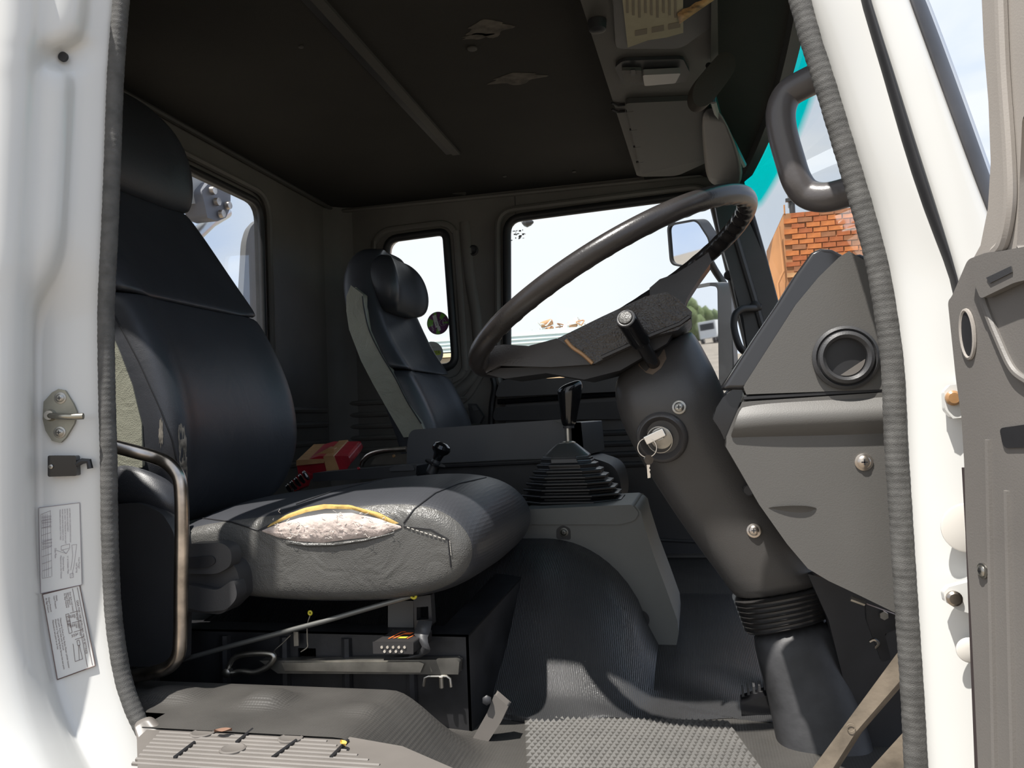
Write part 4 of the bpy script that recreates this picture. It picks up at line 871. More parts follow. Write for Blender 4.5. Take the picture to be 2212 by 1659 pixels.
obj('pad_lip', G().tube([P(x, y, Y=.246) for x, y in ((1300, 772), (1411, 722), (1468, 700), (1490, 684))], .0040, 6), M_wheel, hp)
# ------------------------------------------------------------------ steering column
scn = thing('steering_column', 'dark grey steering column shroud with ignition and rubber boot', 'steering column', (.15, .36, 0))
def crow(py, xl, xr, Yc, hw, t=.4):
    a, b = P(xl, py, Y=Yc-hw*.55), P(xr, py, Y=Yc-hw*.55); m_ = (a+b)/2; w = (b-a)/2; L2 = V((0, 1, 0))
    out = []
    for i in range(20):
        q = 2*pi*i/20; e = (abs(cos(q))**3.2+abs(sin(q))**3.2)**(-1/3.2)
        out.append(m_+w*cos(q)*e-L2*sin(q)*e*hw+L2*hw*.55)
    return out
COLR = [(730, 1425, 1490, .40, .03), (736, 1400, 1500, .40, .06), (765, 1352, 1518, .395, .07), (792, 1332, 1532, .39, .075), (815, 1322, 1545, .385, .08), (860, 1326, 1565, .38, .085), (910, 1345, 1582, .38, .082), (960, 1372, 1600, .38, .078), (1010, 1402, 1622, .38, .072), (1070, 1440, 1660, .38, .068), (1140, 1488, 1700, .38, .066), (1210, 1540, 1745, .38, .064), (1265, 1580, 1785, .38, .062), (1285, 1594, 1798, .38, .058)]
def crow2(r, tilt=.13):
    py, xl, xr, Yc, hw = r
    a, b = P(xl, py+20, Y=Yc-hw*.6), P(xr, py-18, Y=Yc-hw*.6); m_ = (a+b)/2; w = (b-a)/2
    return [m_+w*cos(q)*e+V((0, -sin(q)*e*hw+hw*.6, 0)) for q, e in [(2*pi*i/24, (abs(cos(2*pi*i/24))**3+abs(sin(2*pi*i/24))**3)**(-1/3)) for i in range(24)]]
col = obj('shroud', G().loft([crow2(r) for r in COLR]), mat('shroud_plastic', (.060, .057, .055), .36, bump=('noise', 600), bs=.12, var=.12, vs=8), scn, subd=1)
tcb = bvh(col)
# recess of the indicator stalk
def onc(px, py, off=.001): return S(tcb, px, py, off)
cc = onc(1404, 780)
nrm = V((-.15, -1, .25)).normalized()
def pan(parent, px_pts, off, ext, m, name, t=tcb, bevel=0):
    pts = [S(t, x, y, off) for x, y in px_pts]; return obj(name, G().prism(pts, ext), m, parent, bevel=bevel)
pan(scn, [(1380, 790), (1384, 772), (1400, 756), (1420, 748), (1436, 756), (1440, 775), (1428, 796), (1410, 810), (1396, 806)], .0012, (0, .001, 0), mat('brass_recess', (.20, .15, .11), .6), 'stalk_recess')
stk = G(); s0 = onc(1412, 785); s1_ = P(1352, 688, Y=.165); dv = (s1_-s0); L_ = dv.length; dv.normalize()
stalk = obj('indicator_stalk', G().lathe([(-.01, .011), (L_*.5, .0125), (L_*.52, .016), (L_*.62, .0165), (L_*.64, .0155), (L_*.97, .0162), (L_, .0150)], s0, dv, 24), M_gloss, scn)
obj('stalk_end_ring', G().ring(s0+dv*L_, dv, .0125, .0022, 24, 8), M_char, stalk)
obj('stalk_button', G().lathe([(0, .0105), (.004, .0100), (.005, .006)], s0+dv*(L_), dv, 20), M_side, stalk)
# ignition pod
pc = onc(1430, 945, 0); pn = V((-.10, -1, -.12)).normalized()
obj('ignition_bezel', G().lathe([(-.03, .043), (.002, .043), (.008, .040), (.010, .036), (.004, .031), (-.004, .026), (-.004, .0)], pc, pn, 32), mat('ignition_bezel_plastic', (.075, .07, .068), .28), scn)
obj('lock_barrel', G().lathe([(0, .018), (.008, .018), (.009, .015), (.009, 0)], pc, pn, 24), M_metal, scn)
screw(scn, onc(1467, 880, .002), (-.1, -1, .1), .0085, M_metal)
screw(scn, onc(1628, 1146, .002), (-.1, -1, .1), .0085, M_worn)
g = G()
for k in range(24):
    a = 2*pi*k/24; g.tube([onc(1614, 1058, .004)+V((cos(a)*.0085, 0, sin(a)*.0085)), onc(1614, 1058, .004)+V((cos(a)*.0085, -.012, sin(a)*.0085))], .0011, 4)
g.lathe([(0, .0085), (.012, .0085)], onc(1614, 1058, .004), (0, -1, 0), 20)
obj('adjuster_knob', g, M_char, scn)
# bellows and lower tube
rings = []
for k in range(7):
    py = 1280+k*11
    for q, f in ((0, .0), (3, .008), (6.5, .0)):
        xl, xr = 1590+k*4-f*700, 1798-k*1+f*700
        rings.append(crow2((py+q, xl, xr, .38, .062+f)))
obj('bellows', G().loft(rings), mat('bellows_rubber', (.035, .033, .032), .28, spec=.7), scn)
LT = [(1345, 1622, 1795, .37, .058), (1400, 1636, 1812, .36, .058), (1500, 1662, 1850, .34, .058), (1600, 1682, 1880, .32, .058), (1700, 1700, 1910, .30, .058), (1760, 1708, 1925, .29, .058)]
obj('lower_tube', G().loft([crow2(r) for r in LT]), mat('matt_black_tube', (.030, .030, .032), .55, var=.5, vs=16, bump=('noise', 50), bs=.4), scn, subd=1)
# keys
ky = thing('key_ring', 'steel ignition key with two split rings and a small hanging key', 'key', pc+pn*.02+V((0, 0, -.05)))
kd = (P(1432, 930, Y=.3)-P(1396, 948, Y=.3)).normalized()
k0 = pc+pn*.026
obj('key_head', G().box(k0+V((-.008, 0, .006)), (.036, .007, .015), Matrix.Rotation(-.42, 3, 'Y')), M_chrome, ky, bevel=.002)
obj('key_blade', G().box(pc+pn*.013, (.009, .022, .003), Matrix.Rotation(-.42, 3, 'Y')), M_metal, ky)
c1 = P(1398, 967, Y=k0.y-.002); c2_ = P(1425, 950, Y=k0.y-.004)
obj('split_ring', G().ring(c1, (.1, 1, 0), .0155, .0011, 32, 6), M_chrome, ky)
obj('split_ring', G().ring(c2_, (.3, 1, .1), .0215, .0010, 36, 6), M_metal, ky)
c3 = P(1401, 993, Y=k0.y-.004)
hk = obj('small_key', G().lathe([(-.0018, .0080), (.0018, .0080)], c3, (.5, -1, 0), 20), M_worn, ky)
obj('small_blade', G().prism([P(x, y, Y=k0.y-.004) for x, y in ((1397, 1004), (1404, 1004), (1404, 1008), (1402, 1011), (1405, 1015), (1403, 1019), (1405, 1024), (1405, 1032), (1399, 1033))], (0, .002, 0)), M_chrome, hk)
# ------------------------------------------------------------------ dashboard
yd = .075
da = thing('dashboard', 'grey moulded dashboard with round air vent filling the front of the cab', 'dashboard', (.2, 1.0, .25))
side = [(1812, 556), (1834, 542), (1905, 585), (1990, 640), (1990, 838), (1612, 852), (1606, 836), (1665, 744), (1722, 655), (1770, 597)]
lowp = [(1603, 868), (1990, 842), (2010, 1340), (1930, 1322), (1852, 1284), (1790, 1255), (1745, 1228), (1700, 1175), (1640, 1090), (1600, 1020), (1568, 965), (1570, 945)]
g = G().prism([P(x, y, Y=yd) for x, y in side], (0, .045, 0)); du = obj('upper_end_panel', g, M_dash, da, bevel=.010, segs=4)
g = G().prism([P(x, y, Y=yd) for x, y in lowp], (0, .045, 0)); dl = obj('lower_end_panel', g, M_dash, da, bevel=.012, segs=4)
# bulged band of the lower panel, and the pressed step
obj('panel_swell', G().loft([[P(x, y, Y=yd-d) for x, y, d in r] for r in (
    ((1604, 872, -.004), (1590, 905, .010), (1584, 930, .010), (1572, 952, -.004)),
    ((1640, 868, -.002), (1640, 900, .014), (1640, 926, .012), (1640, 946, -.002)),
    ((1800, 860, -.002), (1800, 892, .016), (1800, 920, .013), (1800, 944, -.002)),
    ((1990, 850, -.002), (1990, 884, .016), (1990, 912, .013), (1990, 936, -.002)))], closed=False, caps=False), M_dash, da, subd=2)
obj('panel_step', G().loft([[P(x, y, Y=yd-d) for x, y, d in r] for r in (
    ((1656, 1096, .001), (1656, 1102, -.004), (1690, 1150, .0)),
    ((1700, 1092, .007), (1700, 1108, -.004), (1720, 1170, .0)),
    ((1745, 1092, .007), (1742, 1108, -.004), (1770, 1200, .0)),
    ((1766, 1098, .001), (1766, 1102, -.004), (1810, 1210, .0)))], closed=False, caps=False), M_dash, da, subd=2)
# swept dash body behind the end panel, with profile in X-Z
def xz(x, y): p = P(x, y, Y=.12); return (p.x, p.z)
prof = [xz(*q_) for q_ in ((1806, 556), (1756, 610), (1702, 688), (1640, 774), (1602, 836), (1590, 862), (1568, 948), (1620, 1050), (1700, 1170), (1760, 1235), (1990, 1235), (1990, 640), (1900, 586), (1835, 548))]
g = G().loft([[V((x+.015, y, z)) for x, z in prof] for y in (.12, .5, .9, 1.3, 1.78)])
obj('body', g, M_char, da, bevel=.006)
# top cowl that catches the sky
cw = [xz(*q_) for q_ in ((1800, 547), (1776, 545), (1756, 554), (1722, 600), (1685, 660), (1636, 732), (1566, 842), (1625, 842), (1690, 752), (1748, 664), (1800, 606), (1830, 562))]
g = G().loft([[V((x-.006, y, z)) for x, z in cw] for y in (.088, .12, .16)])
obj('instrument_cowl', g, mat('cowl_black', (.022, .022, .024), .18, spec=.7), da, bevel=.006, segs=3)
nearc = [(1590, 835), (1612, 820), (1600, 868), (1580, 925), (1565, 950), (1556, 930), (1540, 905), (1548, 880), (1562, 858)]
obj('cowl_end', G().prism([P(x, y, Y=.10) for x, y in nearc], (0, .06, 0)), M_gloss, da, bevel=.010, segs=4)
# fascia with air outlets on the passenger side, seen past the column
pf = [xz(*q_) for q_ in ((1795, 566), (1600, 836))]
def fas(t, y, off=0): x = pf[0][0]*(1-t)+pf[1][0]*t-off*.85; z = pf[0][1]*(1-t)+pf[1][1]*t+off*.5; return V((x, y, z))
g = G().prism([fas(.05, .66), fas(.98, .66), fas(.98, 1.74), fas(.05, 1.74)], (-.004, 0, .002)); obj('fascia', g, mat('glossy_fascia', (.28, .29, .31), .12, spec=1.0, coat=1), da)  # paler grey paints in the sky's reflection, on top of the real gloss
for y0, y1, t0, t1 in ((.78, .98, .62, .92), (1.15, 1.40, .30, .55)):
    vt = obj('air_outlet', G().prism([fas(t0, y0, .010), fas(t1, y0, .010), fas(t1, y1, .010), fas(t0, y1, .010)], (-.002, 0, .001)), M_black, da)
    for k in range(3):
        y = y0+(y1-y0)*(k+1)/4
        obj('vent_fin', G().box((fas(t0, y, .016)+fas(t1, y, .016))/2, ((fas(t0, y)-fas(t1, y)).length*.85, .006, .004), Matrix.Rotation(-math.atan2(pf[0][1]-pf[1][1], pf[0][0]-pf[1][0]), 3, 'Y')), M_sill, vt)
vc = P(1826, 773, Y=yd); vn = V((0, -1, 0))
obj('round_vent', G().lathe([(-.0, .042), (.006, .042), (.010, .038), (.007, .036), (.012, .034), (.014, .030), (.010, .026), (-.004, .0245), (-.03, .023)], vc, vn, 48, caps=False), M_char, da)
obj('vent_bore', G().lathe([(.001, .0262), (.0012, .001)], vc, vn, 32), M_black, da)
obj('vent_flap', G().prism([vc+V((cos(a)*.024, -.004, sin(a)*.024)) for a in [-1.9+k*pi/14*.72 for k in range(12)]], (0, .002, 0)), M_sill, da)
obj('panel_joint', G().tube([P(1606, 860, Y=yd+.004), P(1990, 838, Y=yd+.004)], .0035, 6), M_black, da)
screw(da, P(1866, 998, Y=yd-.001), (0, -1, 0), .0085, M_worn)
# under-dash bits right of the column
ud = thing('dash_bracket', 'dark steel bracket with bolts under the dashboard end', 'bracket', P(1880, 1400, Y=.16))
obj('plate', G().prism([P(x, y, Y=.16) for x, y in ((1870, 1305), (1940, 1330), (1935, 1360), (1912, 1370), (1925, 1425), (1905, 1430), (1872, 1340))], (0, .01, 0)), M_dark, ud, bevel=.003)
obj('wire_clip', G().tube(spl([P(x, y, Y=.158) for x, y in ((1878, 1386), (1888, 1382), (1898, 1390), (1890, 1400))], 4), .0022, 6), M_chrome, ud)
obj('bolt', G().lathe([(0, .006), (.006, .006)], P(1908, 1328, Y=.157), (0, -1, 0), 6), M_metal, ud)
obj('cable_end', G().tube([P(1838, 1293, Y=.15), P(1868, 1304, Y=.15)], .004, 8), M_metal, ud)
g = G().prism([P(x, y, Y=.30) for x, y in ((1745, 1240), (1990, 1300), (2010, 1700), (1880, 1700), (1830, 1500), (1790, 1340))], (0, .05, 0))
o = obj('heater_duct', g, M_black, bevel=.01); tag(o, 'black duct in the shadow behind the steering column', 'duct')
# diagonal dusty bars at lower right (clutch and brake pedal arms)
M_dust = mat('dusty_steel', (.20, .165, .125), .7, .1, var=.35, vs=25, bump=('noise', 80), bs=.3)
def bar(q, depth, nm, lab):
    t = thing(nm, lab, 'pedal arm', q[0])
    obj('arm', G().prism(q, V((.012, depth, -.012))), M_dust, t, bevel=.003); return t
q = [P(x, y, Y=.10) for x, y in ((1740, 1680), (1940, 1408), (1990, 1345), (1992, 1420), (1945, 1470), (1850, 1580), (1780, 1690))]
ba = bar(q, .03, 'pedal_arm', 'upper dusty steel pedal arm crossing the lower right corner of the opening')
obj('loop_mark', G().ring(P(1838, 1572, Y=.098), (0, 1, 0), .005, .0005, 20, 5), M_dust, ba)
q = [P(x, y, Y=.10) for x, y in ((1862, 1680), (1960, 1572), (1996, 1535), (1998, 1600), (1965, 1640), (1930, 1690))]
bar(q, .03, 'pedal_arm', 'lower dusty steel pedal arm in the extreme lower right corner of the opening')
# brake pedal behind the tube
bp_ = thing('brake_pedal', 'black rubber pedal pad at the foot of the tunnel', 'pedal', P(1640, 1540, Y=.42))
obj('pad', G().prism([P(x, y, Y=.40) for x, y in ((1600, 1520), (1670, 1498), (1690, 1545), (1602, 1550))], (0, .015, .01)), M_gloss, bp_, bevel=.003)
g = G()
for k in range(6): g.prism([P(1602+k*12, 1490-k*3, Y=.41), P(1607+k*12, 1489-k*3, Y=.41), P(1609+k*12, 1514-k*4, Y=.41), P(1603+k*12, 1516-k*4, Y=.41)], (0, .012, .004))
obj('pad_ribs', g, M_char, bp_)
# foot mat with raised pyramids
fm = thing('foot_mat', 'dark rubber foot mat with raised triangular studs in the driver footwell', 'mat', (-.12, .2, 0))
mq = [P(1133, 1548, Z=.006), P(1572, 1556, Z=.006), P(1668, 1690, Z=.006), P(1140, 1690, Z=.006)]
obj('sheet', G().prism(mq, (0, 0, -.005)), mat('mat_rubber', (.060, .057, .052), .6, var=.2, vs=20), fm, bevel=.001)
g = G(); nx_, ny_ = 34, 20; cnt = 0
for j in range(ny_):
    for i in range(nx_):
        u = (i+.5+(.5 if j % 2 else 0))/(nx_+.5); v = (j+.6)/ny_; c_ = mq[0].lerp(mq[1], u).lerp(mq[3].lerp(mq[2], u), v)
        s_ = .0052
        g.add([c_+V((-s_, -s_*.7, 0)), c_+V((s_, -s_*.7, 0)), c_+V((s_*.2, s_*.9, 0)), c_+V((s_*.1, s_*.4, .0042))], [[0, 1, 3], [1, 2, 3], [2, 0, 3]])
o = obj('studs', g, bpy.data.materials['mat_rubber'], fm, ang=5); o['kind'] = 'stuff'
# leaves on the sill mat
def leaf(px, py, L2, W2, rot, m, lab):
    z = floor_z(P(px, py, Z=.1).x, P(px, py, Z=.1).y)+.004; c_ = P(px, py, Z=z); g = G(); N2 = 8; vs = []
    for i in range(N2+1):
        t = i/N2; w = W2*sin(pi*t)**.8; x = (t-.5)*L2; vs += [V((x, -w, .002+.004*abs(t-.5))), V((x, 0, 0)), V((x, w, .003))]
    Rm = Matrix.Rotation(rot, 3, 'Z'); vs = [c_+Rm @ v for v in vs]
    g.add(vs, [[3*i+k, 3*i+k+1, 3*i+k+4, 3*i+k+3] for i in range(N2) for k in range(2)])
    o_ = obj('fallen_leaf', g, m, recalc=False); tag(o_, lab, 'leaf')
leaf(482, 1580, .024, .006, .3, M_leafb, 'reddish brown fallen leaf on the floor ledge behind the sill')
leaf(742, 1608, .018, .004, -.8, M_leafy, 'yellow fallen leaf at the edge of the step plate')
# ------------------------------------------------------------------ open driver door (right edge)
p0, nd = V((.285, -.08, 0)), V((1, .30, 0)).normalized()
def D(x, y, off=0): return PP(x, y, p0+nd*(-off), nd)
fo = [(2118, -60), (2125, 100), (2135, 220), (2140, 350), (2134, 450), (2118, 530), (2086, 588), (2064, 640), (2069, 700), (2083, 830), (2094, 900), (2100, 1000), (2104, 1150), (2110, 1250), (2118, 1400), (2128, 1659), (2132, 1760), (2420, 1760), (2420, -60)]
hole = [(2208, 262), (2212, 250), (2380, 230), (2380, 520), (2206, 535), (2196, 540), (2202, 400)]
g = G().prism([D(x, y) for x, y in fo], nd*.045, [[D(x, y) for x, y in hole]])
d2 = struct('door_2', g, mat('door_trim_plastic', (.30, .275, .25), .5, bump=('noise', 500), bs=.08, var=.05, vs=6), 'open driver door with grey inner trim at the right edge', 'door', bevel=.008, segs=4)
M_dt = bpy.data.materials['door_trim_plastic']; M_dt2 = mat('door_lower_plastic', (.155, .145, .135), .5, bump=('noise', 500), bs=.1, var=.08, vs=6)
g = G().prism(rrect([D(x, y, .0005) for x, y in ((2066, 650), (2075, 640), (2110, 560), (2150, 545), (2420, 520), (2420, 1760), (2140, 1760), (2132, 1659), (2120, 1400), (2112, 1250), (2106, 1150), (2102, 1000), (2096, 900), (2084, 820))], .006), -nd*.010)
lo_ = obj('lower_trim', g, M_dt2, d2, bevel=.006, segs=3)
obj('frame_ridge', G().tube(spl([D(x, y, .004) for x, y in ((2160, -60), (2168, 150), (2180, 330), (2182, 440), (2168, 520), (2150, 545))], 6), .006, 8), M_dt, d2)
obj('armrest_cap', G().prism(rrect([D(x, y, .012) for x, y in ((2108, 570), (2150, 548), (2300, 520), (2300, 590), (2212, 610), (2138, 645))], .005), -nd*.010), M_dt2, d2, bevel=.005, segs=3)
obj('cap_slot', G().prism([D(x, y, .0225) for x, y in ((2132, 600), (2185, 575), (2188, 588), (2140, 612))], -nd*.001), M_char, d2)
obj('trim_ridge', G().tube(spl([D(x, y, .012) for x, y in ((2112, 600), (2128, 660), (2160, 740), (2190, 800), (2230, 830))], 6), .004, 8), M_dt2, d2)
obj('speaker_hole', G().prism([D(2090+17*cos(a)*.8+4*sin(a), 722+50*sin(a), .0115) for a in [2*pi*k/24 for k in range(24)]], -nd*.001), M_black, d2)
obj('hole_rim', G().tube([D(2090+18*cos(a)*.8+4*sin(a), 722+52*sin(a), .0120) for a in [2*pi*k/24 for k in range(24)]], .0022, 6, True), M_dt, d2)
obj('handle_recess', G().prism(rrect([D(x, y, .0115) for x, y in ((2160, 925), (2300, 905), (2300, 965), (2170, 968))], .006), -nd*.001), M_black, d2)
for a, b in (((2135, 950), (2150, 1659)), ((2176, 1060), (2190, 1659))):
    obj('press_line', G().tube([D(a[0], a[1], .011), D(b[0], b[1], .011)], .0035, 6), M_dt2, d2)
screw(d2, D(2122, 1233, .012), -nd, .006, M_metal)
obj('edge_fringe_strip', G().tube([D(x, y, -.012) for x, y in ((2090, 1010), (2098, 1150), (2108, 1400), (2122, 1760))], .006, 8), mat('fringe_dark', (.04, .03, .03), .6), d2)  # added dark strip imitating the lens colour fringe along the door edge
# hinges on the front jamb
yj = -.052
for k, (pts, (sx2, sy2), lab) in enumerate((
    (((2040, 845), (2052, 832), (2090, 826), (2105, 834), (2112, 900), (2058, 904), (2042, 885)), (2058, 860), 'upper white door hinge on the front jamb'),
    (((2038, 1280), (2050, 1268), (2100, 1255), (2125, 1256), (2125, 1334), (2070, 1318), (2042, 1300)), (2060, 1292), 'lower white door hinge on the front jamb'))):
    h = obj('hinge', G().prism([P(x, y, Y=yj-.004) for x, y in pts], (0, .012, 0)), M_white, d2, bevel=.003); h['label'] = lab
    obj('bolt', G().lathe([(0, .0085), (.004, .0085), (.006, .006)], P(sx2, sy2, Y=yj-.004), (0, -1, 0), 18), M_tape if k == 0 else M_worn, h)
    obj('knuckle', G().tube([P(pts[3][0]-2, pts[3][1]+4, Y=yj-.008), P(pts[3][0]+4, pts[3][1]+70, Y=yj-.008)], .008, 12), M_white, h)
for (cx_, cy_, r, lab) in ((2090, 1140, .028, 'larger round pale access plug between the door hinges'), (2094, 1404, .014, 'smaller round access plug below the lower door hinge')):
    o = obj('access_plug', G().lathe([(0, r), (.0015, r), (.0022, r*.93), (.0018, 0)], P(cx_, cy_, Y=yj+.003), (0, -1, 0), 32), mat('plug_%d' % cy_, (.66, .63, .58), .5)); tag(o, lab, 'plug')
# ------------------------------------------------------------------ stickers on the quarter window
yw = YF+.012
def wsticker(cx_, cy_, rx, label):
    c_ = P(cx_, cy_, Y=yw); t = thing('window_sticker', label, 'sticker', c_); return t, c_, rx/FPX*(yw+1.05)*1.02
t, c_, r = wsticker(946, 698, 25, 'round purple and green sticker on the quarter window')
def fan(c_, r0, r1, a0, a1, y, n_=8):
    pts = [c_+V((cos(a0+(a1-a0)*k/n_)*r1, y, sin(a0+(a1-a0)*k/n_)*r1)) for k in range(n_+1)]+[c_+V((cos(a1+(a0-a1)*k/n_)*r0, y, sin(a1+(a0-a1)*k/n_)*r0)) for k in range(n_+1)]
    return pts
obj('disc', G().prism(disc(c_, (0, 1, 0), r, 40), (0, .001, 0)), M_purp, t)
for a0, a1 in ((.7, 1.2), (2.6, 3.5), (4.5, 4.9), (1.7, 2.0), (-.1, .1)): obj('green_segment', G().prism(fan(c_, r*.45, r*.96, a0, a1, -.0006), (0, -.0004, 0)), M_green, t)
obj('rim_ring', G().ring(c_, (0, 1, 0), r, .0012, 40, 6), M_sill, t)
RX = Matrix.Rotation(radians(14), 3, 'Y')
obj('white_panel', G().box(c_+V((-.008, -.001, .008)), (.016, .0006, .050), Matrix.Rotation(radians(-14), 3, 'Y')), M_lab, t)
obj('white_patch', G().box(c_+V((.004, -.001, -.022)), (.012, .0006, .018), Matrix.Rotation(radians(-14), 3, 'Y')), M_lab, t)
letters('SAVE', c_+V((-.006, -.002, .031)), (.24, 0, -.97), (1, 0, .2), .011, M_purp, t)
letters('SMS', c_+V((-.011, -.002, .004)), (.24, 0, -.97), (1, 0, .2), .009, M_ink, t)
letters('DATA', c_+V((-.029, -.002, -.006)), (.24, 0, -.97), (1, 0, .2), .010, M_lab, t)
obj('badge_ring', G().ring(c_+V((.021, -.0014, .001)), (0, 1, 0), .0135, .0006, 24, 5), M_lab, t)
letters('OUT', c_+V((.018, -.002, .010)), (.10, 0, -.97), (1, 0, .1), .0095, M_lab, t)
t, c_, r = wsticker(932, 764, 26, 'round grey sticker with lime band below the purple one')
obj('disc', G().prism(disc(c_, (0, 1, 0), r*1.05, 40), (0, .001, 0)), mat('grey_sticker', (.42, .42, .40), .5), t)
obj('lime_band', G().prism(rrect([c_+V((a, -.001, b)) for a, b in ((-.036, -.007), (.040, -.007), (.040, .011), (-.036, .011))], .008), (0, -.0004, 0)), M_lime, t)
letters('DANGER', c_+V((-.034, -.002, -.003)), (1, 0, .02), (0, 0, 1), .0175, M_ink, t)
letters('TRIED COMPANY AT', c_+V((-.030, -.002, .022)), (1, 0, .02), (0, 0, 1), .0062, M_pr, t)
letters('0800 751 000', c_+V((-.018, -.002, -.018)), (1, 0, .02), (0, 0, 1), .006, M_pr, t)
letters('www.rec', c_+V((-.010, -.002, -.029)), (1, 0, .02), (0, 0, 1), .006, M_pr, t)
# faded sticker on the door window
t, c_, r = wsticker(1117, 510, 20, 'faded pale blue sticker remnant on the passenger door window')
g = G()
for k in range(26):
    x = random.uniform(-.033, .033); z = random.uniform(-.012, .022)-(.01 if x < -.015 else 0); g.box(c_+V((x, 0, z)), (random.uniform(.002, .010), .0006, random.uniform(.002, .006)))
o = obj('remnant_flakes', g, mat('faded_blue', (.78, .84, .92), .6), t); o['kind'] = 'stuff'
# ------------------------------------------------------------------ outside mirrors
def mirror(name, label, quad, Y, refl, stem, shell=M_black, tk=.05, fw=.10, rad=.03, normal=None):
    ctr = sum([P(x, y, Y=Y) for x, y in quad], V())/len(quad)
    d = (ctr-CAMP).normalized(); n_ = (refl.normalized()-d).normalized()
    t = thing(name, label, 'mirror', ctr)
    pts = rrect([PP(x, y, ctr, n_) for x, y in quad], rad, 6)
    inner = [ctr+(p-ctr)*(1-fw) for p in pts]
    obj('housing', G().prism([p-n_*.012 for p in pts], -n_*tk), shell, t, bevel=.01, segs=3)
    obj('frame', G().prism(pts, -n_*.012, [inner]), shell, t, bevel=.003)
    obj('mirror_glass', G().prism([p-n_*.008 for p in inner], -n_*.002), M_mirror, t)
    if stem: obj('arm', G().tube(spl(stem, 6), .016, 10), shell, t)
    return t, ctr, n_
mirror('wing_mirror', 'upper square wing mirror outside the passenger window', [(1440, 484), (1505, 472), (1536, 520), (1532, 560), (1478, 578), (1447, 572)], 2.28, V((-1, -.10, .0)), [P(1520, 540, Y=2.33), P(1545, 585, Y=2.42), P(1566, 618, Y=2.44), P(1574, 650, Y=2.44), P(1574, 760, Y=2.44)], fw=.08, rad=.03)
LM, LC, LN = mirror('wing_mirror', 'lower tall rectangular wing mirror outside the passenger window', [(1470, 622), (1533, 610), (1552, 612), (1556, 850), (1474, 880)], 2.28, V((-1, .30, .02)), None, shell=M_sky_grey, fw=.07, rad=.02)
g = G().prism(rrect([P(x, y, Y=2.27) for x, y in ((1533, 610), (1562, 616), (1576, 630), (1590, 850), (1548, 850), (1546, 720))], .015), (.02, .08, 0)); obj('side_shell', g, M_sky_grey, LM, bevel=.01)
# grab handle on the near windscreen pillar
dh = thing('grab_handle', 'broad black looped grab handle on the near windscreen pillar, seen against the sky', 'handle', P(1840, 300, Y=.10))
Mh = mat('grey_black_plastic', (.085, .078, .078), .32, bump=('noise', 200), bs=.1)
hp_ = [(1905, 118, .06), (1850, 134, .08), (1790, 158, .10), (1740, 180, .11), (1702, 204, .12), (1687, 240, .12), (1690, 285, .12), (1706, 345, .12), (1722, 392, .12), (1745, 419, .12), (1785, 426, .11), (1850, 410, .10), (1925, 390, .07)]
obj('loop', G().tube(spl([P(x, y, Y=yy) for x, y, yy in hp_], 8), .0205, 16, up=(0, -1, 0), flat=1.0), Mh, dh)
obj('mount', G().lathe([(0, .03), (.012, .03), (.016, .02)], P(1915, 392, Y=.075), (-.3, -1, 0), 16), Mh, dh)
obj('mount', G().lathe([(0, .03), (.012, .03), (.016, .02)], P(1900, 120, Y=.075), (-.3, -1, 0), 16), Mh, dh)
# ------------------------------------------------------------------ outside world
def gz(y): return -1.0+.073*max(0, y-2)
g = G().loft([[V((x, y, gz(y)-.02)) for x in (-300, -60, -5, 5, 60, 300)] for y in (-200, -20, 2, 20, 60, 150, 400)], closed=False, caps=False)
gr = obj('ground', g, M_ground, kind='structure', recalc=False); tag(gr, 'dusty yard ground outside the truck', 'ground')
# brick building
Yb = 12.0
bl_ = P(1692, 462, Y=Yb); xb0 = bl_.x; xb1 = 4.2; ztop = bl_.z
bb = thing('brick_building', 'orange brick building gable beyond the windscreen', 'building', (xb0+1, Yb, gz(Yb)))
obj('wall', G().prism([(xb0, Yb, gz(Yb)), (xb1, Yb, gz(Yb)), (xb1, Yb, ztop), (xb0, Yb, ztop)], (0, 3, 0)), M_mortar, bb)
rt_ = G().prism([(xb0-.12, Yb+.15, gz(Yb)), (xb0, Yb+.15, gz(Yb)), (xb0, Yb+.15, ztop), (xb0-.12, Yb+.15, ztop-.6)], (-.25, 2.4, 0))
obj('side_return', G().prism([(xb0, Yb+.02, gz(Yb)), (xb0, Yb+.02, ztop-.02), (xb0-.12, Yb+.45, ztop-.25), (xb0-.22, Yb+.75, ztop-.8), (xb0-.30, Yb+.8, ztop-1.4), (xb0-.36, Yb+.8, ztop-2.0), (xb0-.40, Yb+.8, gz(Yb))], (.2, .3, 0)), M_plast, bb)
bw, bhh, gp = .205, .073, .012
brick_me = []
for m_ in M_brickA:
    me = bpy.data.meshes.new('brick'); g = G().box((0, 0, 0), (bw, .03, bhh)); me.from_pydata(g.v, [], g.f); me.materials.append(m_); brick_me.append(me)
cnt = 0; row = 0; z = ztop-bhh/2-.004
while z > P(1690, 800, Y=Yb).z and cnt < 288:
    x = xb0+.10+(0 if row % 2 else .11)
    while x < xb0+1.75 and cnt < 288:
        o = bpy.data.objects.new('brick', random.choices(brick_me, (4, 5, 2, 1))[0]); COL.objects.link(o); o.parent = bb
        o.location = V((x+random.uniform(-.006, .006), Yb-.004-random.uniform(0, .012), z+random.uniform(-.003, .003)))-bb.location
        o.rotation_euler = (0, random.uniform(-.02, .02), random.uniform(-.02, .02)); o.scale = (random.uniform(.92, 1.02), 1, random.uniform(.9, 1.05)); cnt += 1
        x += bw+gp
    z -= bhh+gp; row += 1
obj('drain_pipe', G().tube([V((xb0-.08, Yb-.02, ztop-.2)), V((xb0-.04, Yb-.02, ztop-.9)), V((xb0-.14, Yb-.03, ztop-1.1)), V((xb0-.02, Yb-.03, gz(Yb)))], .02, 8), M_plast, bb)
